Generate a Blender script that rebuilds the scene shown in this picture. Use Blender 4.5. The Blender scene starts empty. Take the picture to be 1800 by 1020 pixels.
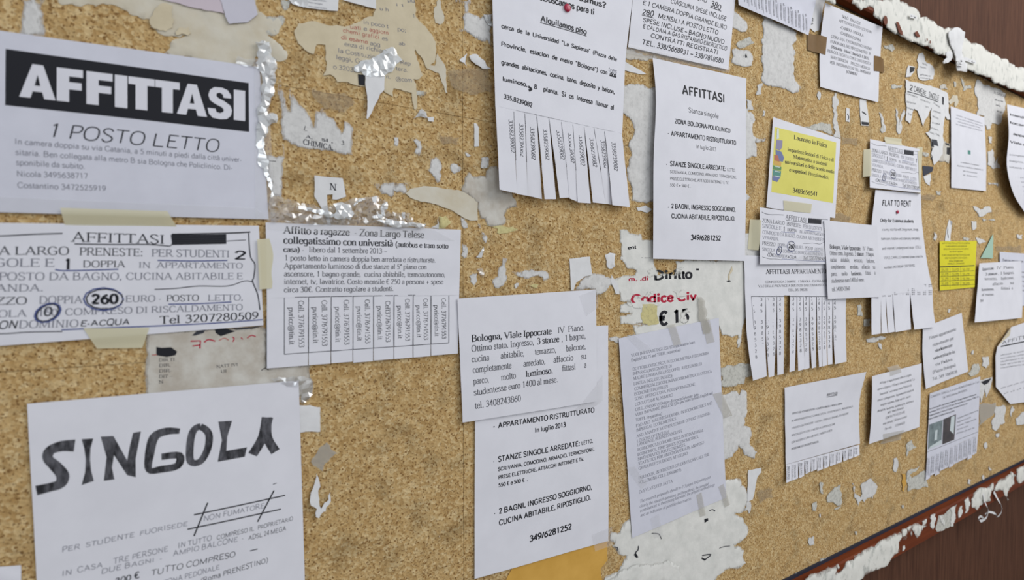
import bpy, math, random
import numpy as np
from mathutils import Matrix, Vector
from mathutils.geometry import delaunay_2d_cdt
R = random.Random(7)
SC = bpy.context.scene; COL = SC.collection
# ------------------------------------------------------------------ camera
F = 850.0; D0 = .525
ca = math.cos(math.atan(1535/F)); sa = math.sin(math.atan(1535/F)); pt = math.atan(19/F)
fw = np.array([ca*math.cos(pt), sa*math.cos(pt), -math.sin(pt)])
rt = np.array([sa, -ca, 0.]); up = np.cross(rt, fw); CP = np.array([0, -D0, 0.])
cam = bpy.data.cameras.new('camera'); co = bpy.data.objects.new('camera', cam); COL.objects.link(co)
co.matrix_world = Matrix(((rt[0], up[0], -fw[0], CP[0]), (rt[1], up[1], -fw[1], CP[1]), (rt[2], up[2], -fw[2], CP[2]), (0, 0, 0, 1)))
cam.sensor_width = 36; cam.lens = F/1800*36; cam.clip_start = .02
cam.dof.use_dof = True; cam.dof.focus_distance = .72; cam.dof.aperture_fstop = 4.6
SC.camera = co
# ------------------------------------------------------------------ world and lights
w = bpy.data.worlds.new('daylight'); SC.world = w; w.use_nodes = True
w.node_tree.nodes['Background'].inputs[0].default_value = (.90, .94, 1.0, 1)
w.node_tree.nodes['Background'].inputs[1].default_value = .52
def area(name, loc, target, sx, sy, e, col):
    l = bpy.data.lights.new(name, 'AREA'); l.shape = 'RECTANGLE'; l.size = sx; l.size_y = sy; l.energy = e; l.color = col
    o = bpy.data.objects.new(name, l); COL.objects.link(o); o.location = loc
    o.rotation_euler = (Vector(target)-Vector(loc)).to_track_quat('-Z', 'Y').to_euler()
area('window_light', (2.5, -1.9, 1.9), (1.0, 0, 0), 2.2, 1.8, 60, (1, .985, .97))
area('doorway_light', (.15, -3.6, .55), (.3, 0, 0), 1.2, 1.4, 16, (.88, .94, 1))
SC.view_settings.view_transform = 'Standard'; SC.view_settings.look = 'None'
SC.view_settings.exposure = 0.10; SC.view_settings.gamma = 1; SC.view_settings.use_curve_mapping = False
# ------------------------------------------------------------------ geometry helpers
def at(x, y, l=0.):                      # picture point -> real point on the plane lying l metres in front of the cork
    Dv = fw + rt*((x-900)/F) - up*((y-510)/F)
    return CP + Dv*((D0-l)/Dv[1])
def proj(P):
    Q = P-CP; z = Q@fw
    return np.stack([900+F*(Q@rt)/z, 510-F*(Q@up)/z], -1)
def lin(c): return tuple(((v/255+.055)/1.055)**2.4 if v > 10 else v/255/12.92 for v in c)
M = {}
def mat(name, rgb, rough=.8, var=0, vs=60, alpha=1, astreak=0, bump=0, bs=200, spec=.3, rgb2=None, st=(1, 1, 1), fade=0):
    m = bpy.data.materials.new(name); m.use_nodes = True; t = m.node_tree; n = t.nodes; L = t.links
    b = n['Principled BSDF']; b.inputs['Base Color'].default_value = (*lin(rgb), 1); b.inputs['Roughness'].default_value = rough
    b.inputs['Specular IOR Level'].default_value = spec
    geo = n.new('ShaderNodeNewGeometry'); mp = n.new('ShaderNodeMapping'); L.new(geo.outputs['Position'], mp.inputs['Vector'])
    mp.inputs['Scale'].default_value = st
    def noise(s, det=4, ro=.6):
        k = n.new('ShaderNodeTexNoise'); k.inputs['Scale'].default_value = s; k.inputs['Detail'].default_value = det
        k.inputs['Roughness'].default_value = ro; L.new(mp.outputs[0], k.inputs['Vector']); return k
    if var or rgb2:
        k = noise(vs); r = n.new('ShaderNodeValToRGB'); L.new(k.outputs['Fac'], r.inputs[0])
        c2 = rgb2 or tuple(max(0, v-var) for v in rgb)
        r.color_ramp.elements[0].position = .3 if name == 'rail_crust' else .35; r.color_ramp.elements[1].position = .46 if name == 'rail_crust' else .65
        r.color_ramp.elements[0].color = (*lin(c2), 1); r.color_ramp.elements[1].color = (*lin(rgb), 1)
        L.new(r.outputs[0], b.inputs['Base Color'])
    if bump:
        k = noise(bs, 3); bp = n.new('ShaderNodeBump'); bp.inputs['Strength'].default_value = bump; bp.inputs['Distance'].default_value = .001
        L.new(k.outputs['Fac'], bp.inputs['Height']); L.new(bp.outputs[0], b.inputs['Normal'])
    if alpha < 1: b.inputs['Alpha'].default_value = alpha
    if astreak:
        k = noise(170, 5, .7); r = n.new('ShaderNodeValToRGB'); L.new(k.outputs['Fac'], r.inputs[0])
        r.color_ramp.elements[0].position = .28; r.color_ramp.elements[1].position = .52
        a = 1-astreak; r.color_ramp.elements[0].color = (a, a, a, 1); r.color_ramp.elements[1].color = (alpha, alpha, alpha, 1)
        L.new(r.outputs[0], b.inputs['Alpha'])
    if fade:                               # thin fibrous rim of torn paper, from the mesh's own rim attribute
        at_ = n.new('ShaderNodeAttribute'); at_.attribute_name = 'rim'; mp2 = n.new('ShaderNodeMapping'); L.new(geo.outputs['Position'], mp2.inputs['Vector'])
        mp2.inputs['Rotation'].default_value = (0, .35, 0); mp2.inputs['Scale'].default_value = (1, 1, .3)
        k = n.new('ShaderNodeTexNoise'); k.inputs['Scale'].default_value = 650; k.inputs['Detail'].default_value = 4; L.new(mp2.outputs[0], k.inputs['Vector'])
        a = n.new('ShaderNodeMath'); a.operation = 'MULTIPLY_ADD'; a.inputs[1].default_value = 1.0; L.new(at_.outputs['Fac'], a.inputs[0]); L.new(k.outputs['Fac'], a.inputs[2])
        c = n.new('ShaderNodeMapRange'); c.inputs['From Min'].default_value = .46; c.inputs['From Max'].default_value = 1.15; L.new(a.outputs[0], c.inputs['Value'])
        o = c.outputs[0]
        if astreak:
            q = n.new('ShaderNodeMath'); q.operation = 'MULTIPLY'; L.new(o, q.inputs[0]); L.new(r.outputs[0], q.inputs[1]); o = q.outputs[0]
        L.new(o, b.inputs['Alpha'])
    M[name] = m; return m
mat('paper', (220, 220, 227), .75, var=5, vs=25, bump=.05, bs=90)
mat('paper_grey', (208, 209, 220), .75, var=6, vs=30, bump=.08, bs=90)
mat('scrap', (220, 220, 221), .85, var=8, vs=60, bump=.12, bs=250)
mat('residue', (214, 213, 211), .9, var=10, vs=70, astreak=.22, bump=.2, bs=350, fade=1)
mat('residue_thin', (206, 205, 197), .9, var=14, vs=90, astreak=.6, bump=.2, bs=350, alpha=.93, fade=1)
mat('residue_dirty', (203, 200, 192), .9, rgb2=(180, 172, 160), vs=45, bump=.2, bs=300, fade=1)
mat('crust', (222, 221, 216), .9, rgb2=(208, 208, 203), vs=40, bump=.3, bs=160, fade=1)
mat('rail_crust', (220, 219, 212), .9, rgb2=(178, 180, 174), vs=60, bump=.35, bs=120, fade=1, st=(1, 1, .6))
mat('tape_mark', (176, 160, 134), .7, astreak=.9, alpha=.24)
mat('beige', (207, 195, 168), .85, var=10, vs=50, bump=.1)
mat('beige_pale', (207, 202, 188), .85, rgb2=(196, 186, 164), vs=25, bump=.15)
mat('pink', (200, 188, 196), .8, var=4)
mat('lilac', (197, 195, 206), .6, var=4)
mat('yellow', (218, 211, 108), .7, var=6, vs=30)
mat('yellow_bright', (218, 208, 34), .7, var=6, vs=30)
mat('yellow_stain', (216, 206, 150), .8, astreak=.7, alpha=.8)
mat('manila', (214, 168, 84), .6, var=14, vs=18, bump=.1)
mat('teal', (160, 190, 172), .8)
mat('navy', (40, 44, 60), .6)
mat('brown_tape', (118, 88, 44), .5, var=10, vs=30, spec=.12)
mat('ink_black', (26, 27, 34), .7)
mat('ink_dark', (58, 59, 66), .8)
mat('ink_grey', (122, 123, 134), .8)
mat('ink_pale', (160, 161, 172), .8)
mat('ink_red', (176, 36, 62), .8)
mat('ink_rose', (178, 92, 84), .8)
mat('ink_blue', (72, 84, 138), .8)
mat('pencil', (38, 38, 42), .8, rgb2=(92, 92, 98), vs=260, st=(1, 1, .35))
mat('ink_white', (214, 214, 222), .8)
mat('photo_teal', (128, 142, 144), .4, rgb2=(84, 96, 100), vs=40)
mat('photo_dark', (70, 58, 58), .4, rgb2=(38, 34, 38), vs=40)
mat('photo_pale', (196, 206, 208), .4)
mat('book_violet', (140, 134, 160), .7); mat('book_blue', (110, 120, 160), .7); mat('book_red', (180, 110, 90), .7)
mat('book_orange', (205, 165, 90), .7); mat('book_green', (96, 140, 96), .7); mat('book_teal', (88, 140, 130), .7)
mat('pin_red', (170, 14, 60), .3, spec=.5)
mat('tape_cream', (212, 206, 176), .5, alpha=.82, spec=.4, bump=.05)
mat('tape_grey', (194, 190, 180), .4, alpha=.40, spec=.4)
mat('tape_clear', (222, 222, 224), .25, alpha=.20, spec=.6, bump=.15, bs=60)
mat('seam_dark', (60, 44, 28), .9)

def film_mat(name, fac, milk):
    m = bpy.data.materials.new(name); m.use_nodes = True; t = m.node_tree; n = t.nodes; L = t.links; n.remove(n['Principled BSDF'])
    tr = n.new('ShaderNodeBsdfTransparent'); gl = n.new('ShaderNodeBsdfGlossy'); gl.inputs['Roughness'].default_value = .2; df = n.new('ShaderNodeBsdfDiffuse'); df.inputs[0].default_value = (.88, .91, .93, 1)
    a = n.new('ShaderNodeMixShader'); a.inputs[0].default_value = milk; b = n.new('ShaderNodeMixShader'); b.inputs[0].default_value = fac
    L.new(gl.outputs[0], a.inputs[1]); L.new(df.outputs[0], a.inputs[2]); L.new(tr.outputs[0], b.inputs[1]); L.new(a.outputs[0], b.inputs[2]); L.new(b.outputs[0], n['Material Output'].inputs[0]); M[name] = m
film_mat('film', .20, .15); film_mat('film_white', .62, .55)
def cork_mat():
    m = bpy.data.materials.new('cork'); m.use_nodes = True; t = m.node_tree; n = t.nodes; L = t.links; b = n['Principled BSDF']
    geo = n.new('ShaderNodeNewGeometry')
    nz = n.new('ShaderNodeTexNoise'); nz.inputs['Scale'].default_value = 300; L.new(geo.outputs['Position'], nz.inputs['Vector'])
    ad = n.new('ShaderNodeVectorMath'); ad.operation = 'MULTIPLY_ADD'; ad.inputs[1].default_value = (.003,)*3
    L.new(nz.outputs['Color'], ad.inputs[0]); L.new(geo.outputs['Position'], ad.inputs[2])
    def vor(s, r=1, feat='F1'):
        v = n.new('ShaderNodeTexVoronoi'); v.feature = feat; v.inputs['Scale'].default_value = s; v.inputs['Randomness'].default_value = r
        L.new(ad.outputs[0], v.inputs['Vector']); return v
    def ramp(src, *st):
        r = n.new('ShaderNodeValToRGB'); L.new(src, r.inputs[0]); e = r.color_ramp.elements
        while len(e) < len(st): e.new(.5)
        for q, (p, c) in zip(e, st): q.position = p; q.color = (*(lin(c) if max(c) > 1 else c), 1)
        return r
    def mix(a, b_, f, mode='MIX'):
        x = n.new('ShaderNodeMix'); x.data_type = 'RGBA'; x.blend_type = mode
        for s, i in ((f, 0), (a, 6), (b_, 7)):
            if hasattr(s, 'links'): L.new(s, x.inputs[i])
            elif i == 0: x.inputs[0].default_value = s
            else: x.inputs[i].default_value = (*s, 1)
        return x.outputs[2]
    v1 = vor(330); sep = n.new('ShaderNodeSeparateColor'); L.new(v1.outputs['Color'], sep.inputs[0])
    c1 = ramp(sep.outputs[0], (0, (174, 141, 92)), (.3, (187, 155, 105)), (.65, (197, 168, 119)), (1, (211, 187, 142)))
    v2 = vor(640); s2 = n.new('ShaderNodeSeparateColor'); L.new(v2.outputs['Color'], s2.inputs[0])
    d2 = ramp(s2.outputs[1], (.0, (1, 1, 1)), (.05, (1, 1, 1)), (.08, (0, 0, 0)), (1, (0, 0, 0)))
    c = mix(c1.outputs[0], lin((134, 101, 60)), d2.outputs[0])
    ns = n.new('ShaderNodeTexNoise'); ns.inputs['Scale'].default_value = 520; ns.inputs['Detail'].default_value = 2
    L.new(geo.outputs['Position'], ns.inputs['Vector'])
    d3 = ramp(ns.outputs['Fac'], (.0, (1, 1, 1)), (.335, (1, 1, 1)), (.39, (0, 0, 0)), (1, (0, 0, 0)))
    c = mix(c, lin((104, 74, 42)), d3.outputs[0])
    nb = n.new('ShaderNodeTexNoise'); nb.inputs['Scale'].default_value = 26; nb.inputs['Detail'].default_value = 5
    L.new(geo.outputs['Position'], nb.inputs['Vector'])
    d4 = ramp(nb.outputs['Fac'], (.30, (.80, .76, .70)), (.5, (1, 1, 1)), (1, (1.04, 1.03, 1)))
    c = mix(c, d4.outputs[0], .8, 'MULTIPLY')
    L.new(c, b.inputs['Base Color']); b.inputs['Roughness'].default_value = .95; b.inputs['Specular IOR Level'].default_value = .15
    bp = n.new('ShaderNodeBump'); bp.inputs['Strength'].default_value = .5; bp.inputs['Distance'].default_value = .0012
    L.new(v1.outputs['Distance'], bp.inputs['Height']); L.new(bp.outputs[0], b.inputs['Normal'])
    M['cork'] = m
cork_mat()
def wood_mat(name, a, b_, sx, rough, dust=0):
    m = bpy.data.materials.new(name); m.use_nodes = True; t = m.node_tree; n = t.nodes; L = t.links; b = n['Principled BSDF']
    geo = n.new('ShaderNodeNewGeometry'); mp = n.new('ShaderNodeMapping'); mp.inputs['Scale'].default_value = sx
    L.new(geo.outputs['Position'], mp.inputs[0])
    k = n.new('ShaderNodeTexNoise'); k.inputs['Scale'].default_value = 1; k.inputs['Detail'].default_value = 6; k.inputs['Roughness'].default_value = .65
    L.new(mp.outputs[0], k.inputs['Vector'])
    r = n.new('ShaderNodeValToRGB'); L.new(k.outputs['Fac'], r.inputs[0]); e = r.color_ramp.elements
    e[0].position = .3; e[0].color = (*lin(a), 1); e[1].position = .7; e[1].color = (*lin(b_), 1)
    L.new(r.outputs[0], b.inputs['Base Color']); b.inputs['Roughness'].default_value = rough; b.inputs['Specular IOR Level'].default_value = .12
    bp = n.new('ShaderNodeBump'); bp.inputs['Strength'].default_value = .25; bp.inputs['Distance'].default_value = .001
    L.new(k.outputs['Fac'], bp.inputs['Height']); L.new(bp.outputs[0], b.inputs['Normal']); M[name] = m
wood_mat('wall_wood', (66, 42, 32), (98, 66, 50), (170, 170, 9), .85)
wood_mat('rail_wood', (88, 38, 18), (116, 56, 28), (6, 60, 60), .6)
wood_mat('floor_stone', (120, 112, 100), (150, 142, 130), (14, 14, 14), .6)

def mesh(name, V, Fc, m, parent=None, smooth=False, mi=None):
    me = bpy.data.meshes.new(name); me.from_pydata([tuple(map(float, v)) for v in V], [], [tuple(map(int, f)) for f in Fc])
    for k in (m if isinstance(m, (list, tuple)) else [m]): me.materials.append(M[k])
    if mi is not None: me.polygons.foreach_set('material_index', mi)
    if smooth: me.polygons.foreach_set('use_smooth', [True]*len(me.polygons))
    me.update(); o = bpy.data.objects.new(name, me); COL.objects.link(o)
    if parent: o.parent = parent
    return o
def box(name, x0, x1, y0, y1, z0, z1, m, parent=None):
    V = [(x, y, z) for x in (x0, x1) for y in (y0, y1) for z in (z0, z1)]
    return mesh(name, V, [(0, 1, 3, 2), (4, 6, 7, 5), (0, 4, 5, 1), (2, 3, 7, 6), (0, 2, 6, 4), (1, 5, 7, 3)], m, parent)
def tag(o, label=None, cat=None, group=None, kind=None):
    if label: o['label'] = label
    if cat: o['category'] = cat
    if group: o['group'] = group
    if kind: o['kind'] = kind
    return o

# ------------------------------------------------------------------ lettering
CAP = 1.0; GC = {}
FD = {}
for ln in """A 109 L12,0 54,100;L54,100 97,0;L28,36 81,36
B 101 L20,0 20,100;C20,100 55,100 75,90 76,72 62,56 20,53;C20,53 60,53 84,42 84,20 66,2 20,0
C 101 C90,78 76,95 55,101 28,90 12,50 28,10 55,-1 78,6 92,22
D 109 L20,0 20,100;C20,100 58,99 88,82 97,50 88,18 58,1 20,0
E 92 L20,0 20,100;L20,98 82,98;L20,53 68,53;L20,2 86,2
F 84 L20,0 20,100;L20,98 80,98;L20,52 68,52
G 109 C92,80 76,96 55,101 28,90 12,50 28,10 55,-1 76,3 92,12;L92,10 92,45;L92,45 64,45
H 109 L20,0 20,100;L90,0 90,100;L20,52 90,52
I 50 L25,0 25,100
J 59 C40,100 40,60 40,22 32,3 18,-1 8,8
K 109 L20,0 20,100;L90,100 24,46;L40,60 95,0
L 92 L20,0 20,100;L20,2 84,2
M 134 L18,0 20,100;L20,100 67,8;L67,8 114,100;L114,100 116,0
N 109 L20,0 20,100;L20,100 90,0;L90,0 90,100
O 109 O54,101 22,88 11,50 22,12 54,-1 88,12 98,50 88,88
P 84 L20,0 20,100;C20,98 55,99 76,90 78,72 68,54 50,48 20,47
Q 109 O54,101 22,88 11,50 22,12 54,-1 88,12 98,50 88,88;L60,18 92,-16
R 101 L20,0 20,100;C20,98 55,99 76,90 78,72 68,54 50,48 20,47;L50,48 95,0
S 84 C72,82 58,97 38,101 18,92 14,74 28,60 56,45 72,32 70,12 50,0 30,0 12,18
T 92 L46,0 46,100;L6,98 86,98
U 109 C18,100 18,50 20,16 36,1 56,-1 78,6 90,24 90,60 90,100
V 109 L10,100 54,0;L54,0 98,100
W 143 L8,100 40,0;L40,0 72,96;L72,96 104,0;L104,0 136,100
X 109 L12,100 96,0;L96,100 12,0
Y 109 L10,100 54,48;L54,48 98,100;L54,50 54,0
Z 92 L12,98 84,98;L84,98 8,2;L8,2 86,2
a 67 C14,52 24,66 40,68 52,60 54,44 54,10 60,2;C54,42 30,36 12,28 12,10 26,-1 42,3 54,14
b 76 L16,104 16,2;C16,52 30,66 46,67 66,52 68,32 60,8 42,-1 26,2 16,12
c 67 C58,54 44,67 34,68 16,56 10,34 16,10 34,-1 48,2 60,14
d 76 L60,104 60,0;C60,52 48,66 34,68 14,54 9,32 16,8 34,-1 48,3 60,14
e 67 L12,38 60,38;C60,38 56,58 38,68 18,58 10,36 16,10 36,-1 50,3 62,16
f 50 C46,98 36,103 26,96 22,80 22,40 22,0;L6,65 40,65
g 76 C60,52 48,66 34,68 14,54 9,32 16,10 34,2 48,5 60,14;C60,66 60,20 60,-10 50,-27 32,-30 14,-20
h 76 L16,104 16,0;C16,50 30,64 44,68 58,58 60,40 60,0
i 42 L21,66 21,0;D21,92
j 42 C24,66 24,10 22,-20 10,-29 0,-24;D24,92
k 76 L16,104 16,0;L62,66 18,26;L32,38 68,0
l 42 L20,104 20,0
m 118 L16,66 16,0;C16,50 28,64 42,68 54,58 58,42 58,0;C58,50 70,64 84,68 96,58 100,42 100,0
n 76 L16,66 16,0;C16,50 30,64 44,68 58,58 60,40 60,0
o 76 O38,68 16,58 10,34 16,10 38,-1 60,10 67,34 60,58
p 76 L16,66 16,-30;C16,52 30,66 46,67 66,52 68,32 60,8 42,-1 26,2 16,12
q 76 L60,66 60,-30;C60,52 48,66 34,68 14,54 9,32 16,8 34,-1 48,3 60,14
r 50 L16,66 16,0;C16,46 26,62 36,68 46,64
s 59 C48,54 36,67 26,68 12,60 12,48 24,40 42,30 50,20 46,5 30,-1 18,2 8,14
t 42 C21,86 21,40 21,14 28,1 40,4;L6,65 38,65
u 76 C14,66 14,20 20,2 34,-1 50,6 60,20;L60,66 60,0
v 76 L8,66 38,0;L38,0 68,66
w 109 L6,66 30,0;L30,0 54,62;L54,62 78,0;L78,0 102,66
x 76 L10,66 66,0;L64,66 10,0
y 76 L8,66 38,2;C70,66 38,2 24,-26 8,-28
z 67 L12,65 60,65;L60,65 10,2;L10,2 62,2
0 76 O38,100 18,88 10,50 18,12 38,0 58,12 66,50 58,88
1 76 L22,84 41,98;L41,98 41,0
2 76 C12,78 22,96 38,100 56,92 60,74 48,50 12,2;L12,3 66,3
3 76 C14,84 28,98 42,100 58,88 56,68 30,54;C30,54 54,52 64,34 58,12 38,-1 20,0 10,12
4 76 L52,0 52,100;L52,100 8,28;L8,28 68,28
5 76 L62,97 26,97;L26,97 20,56;C20,56 42,60 60,48 64,30 54,8 34,-1 10,8
6 76 C62,96 36,84 16,56 12,30 20,8 38,-1 58,8 65,30 54,54 38,60 18,48
7 76 L10,97 66,97;L66,97 32,0
8 76 O38,100 20,92 16,77 22,62 38,55 54,62 60,77 56,92;O38,55 18,45 10,27 18,8 38,-1 58,8 66,27 58,45
9 76 C14,4 40,16 60,42 65,70 56,92 38,101 18,92 11,70 20,48 38,42 58,52
. 38 D18,5
, 38 D18,5;L18,3 12,-14
: 42 D20,5;D20,60
; 42 D20,60;D20,5;L20,3 14,-14
- 46 L8,32 36,32
– 76 L4,34 72,34
/ 42 L4,-2 38,102
( 50 C42,104 20,76 14,40 20,4 42,-26
) 50 C8,104 30,76 36,40 30,4 8,-26
' 30 L15,104 14,76
“ 56 L14,104 12,80;L36,104 34,80
” 56 L14,104 12,80;L36,104 34,80
" 56 L14,104 13,80;L36,104 35,80
+ 96 L14,34 82,34;L48,0 48,68
@ 139 O70,90 32,76 14,36 32,-4 70,-18 108,-4 126,36 108,76;O70,58 54,50 48,36 54,20 70,14 86,20 92,36 86,50;L93,58 93,18
? 67 C14,78 24,97 40,100 56,92 58,74 42,54 36,40 36,26;D36,5
¿ 67 C56,22 46,3 30,0 14,8 12,26 28,46 34,60 34,72;D34,95
• 56 O26,50 18,46 14,38 18,30 26,26 34,30 38,38 34,46;D26,38
€ 84 C74,86 58,100 40,98 26,84 20,50 26,16 40,1 58,0 76,12;L6,60 58,60;L6,42 54,42
° 46 O22,100 12,96 9,88 12,80 22,76 32,80 35,88 32,96""".split('\n'):
    c, a, s_ = ln.split(' ', 2); FD[c] = (int(a)/100, [(q[0], np.array([[float(v)/100 for v in p.split(',')] for p in q[1:].split()])) for q in s_.split(';')])
for c, b, ac in (('à', 'a', 'L22,100 38,82'), ('è', 'e', 'L24,100 40,82'), ('ù', 'u', 'L24,100 40,82'), ('ò', 'o', 'L24,100 40,82'), ('ñ', 'n', 'L22,86 34,92'), ('é', 'e', 'L30,82 44,100')):
    FD[c] = (FD[b][0], FD[b][1]+[('L', np.array([[float(v)/100 for v in p.split(',')] for p in ac[1:].split()]))])
WT = {'s': (.15, .075, 1), 'S': (.215, .08, 1), 'I': (.12, .05, .6), 'h': (.12, .105, 0), 'i': (.1, .085, 0), 'H': (.235, .185, 0), 'k': (.11, .11, 0), 'K': (.165, .165, 0), 'X': (.26, .24, 0)}
def glyph(ch, st):
    if (ch, st) in GC: return GC[(ch, st)]
    if ch == ' ': r = (np.zeros((0, 2)), [], .38)
    else:
        adv, strokes = FD.get(ch, FD['o']); tk, tn, serif = WT[st]; V = []; Fc = []; ends = []
        allp = [tuple(p) for k, P in strokes for p in (P[0], P[-1])]
        def quadw(A, B, wa, wb, n1, n2):
            n0 = len(V); V.extend([A+n1*wa/2, A-n1*wa/2, B-n2*wb/2, B+n2*wb/2]); Fc.append((n0, n0+1, n0+2, n0+3))
        def rect(x0, y0, x1, y1): n0 = len(V); V.extend([np.array(q) for q in ((x0, y0), (x1, y0), (x1, y1), (x0, y1))]); Fc.append((n0, n0+1, n0+2, n0+3))
        for k, P in strokes:
            if k == 'D':
                c = P[0]; r_ = tk*.62; n0 = len(V); V.extend([c+r_*np.array([math.cos(a*.7854), math.sin(a*.7854)]) for a in range(8)]); Fc.append(tuple(range(n0, n0+8))); continue
            if k in 'CO':
                n = len(P); Q = []; cl = k == 'O'
                for i in range(n if cl else n-1):
                    p1 = P[i]; p2 = P[(i+1) % n]; p0 = P[i-1] if (i or cl) else P[0]; p3 = P[(i+2) % n] if (cl or i+2 < n) else P[-1]
                    for t in (0, .34, .67): Q.append(.5*(2*p1+(p2-p0)*t+(2*p0-5*p1+4*p2-p3)*t*t+(-p0+3*p1-3*p2+p3)*t**3))
                Q.append(P[0] if cl else P[-1]); Q = np.array(Q)
            else: Q = P.copy()
            m = len(Q)
            if k == 'L':
                d = (Q[-1]-Q[0]); d = d/np.hypot(*d); e0 = allp.count(tuple(P[0])) > 1; e1 = allp.count(tuple(P[-1])) > 1; w_ = tn+(tk-tn)*abs(d[1])**1.5
                if serif and d[0]*d[1] > .05 and ch in 'AVWMXYNvwxy': w_ = tn*1.15
                if serif and ch == 'M' and abs(d[0]) < .05 and P[0][0] < .3: w_ = tn*1.2
                if serif and ch == 'N' and abs(d[0]) < .05: w_ = tn*1.2
                if e0: Q[0] = Q[0]-d*w_*.3
                if e1: Q[-1] = Q[-1]+d*w_*.3
                nn = np.array([-d[1], d[0]]); quadw(Q[0], Q[-1], w_, w_, nn, nn); T0 = T1 = d
            else:
                T = np.gradient(Q, axis=0)
                if k == 'O': T[0] = T[-1] = Q[1]-Q[-2]
                T /= np.hypot(T[:, 0], T[:, 1])[:, None]; ww = tn+(tk-tn)*np.abs(T[:, 1])**1.5; N_ = np.stack([-T[:, 1], T[:, 0]], -1)
                n0 = len(V); V.extend(list(Q+N_*ww[:, None]/2)); V.extend(list(Q-N_*ww[:, None]/2)); Fc.extend([(n0+i, n0+i+1, n0+m+i+1, n0+m+i) for i in range(m-1)]); T0, T1 = T[0], T[-1]
            if serif and k != 'O' and ch not in '0123456789@€/()\'"“”-–°+&,;':
                for p, t_, free in ((P[0], T0, allp.count(tuple(P[0])) < 2), (P[-1], T1, allp.count(tuple(P[-1])) < 2)):
                    if serif < 1 and not free: continue
                    if abs(t_[1]) > .6 and (free or ch in 'MN') and min(abs(p[1]-y) for y in (0, 1, .66, 1.04, -.3)) < .005:
                        hw_ = tk*.5+.085; th = tn*.85; y = p[1]; low = y < .01
                        half = (y in (.66, 1.04)) and ch in 'bdhklmnpruij'
                        if ch in 'g' or (ch in 'f' and not low) or (ch in 'au' and y == 0 and ch == 'a'): continue
                        rect(p[0]-hw_, y if low else y-th, p[0]+(tk*.5 if half else hw_), y+th if low else y)
                    elif abs(t_[0]) > .9 and free and ch in 'EFTLZz' and k == 'L':
                        y = p[1]; h_ = .13; rect(p[0]-tn*.5, y-(h_ if y > .3 else 0)-0, p[0]+tn*.5, y+(h_ if y < .6 else 0))
            elif serif and ch == '1' and P[-1][1] == 0: rect(P[-1][0]-.16, 0, P[-1][0]+.16, tn*.8)
        r = (np.array(V), Fc, adv)
    GC[(ch, st)] = r; return r

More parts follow.
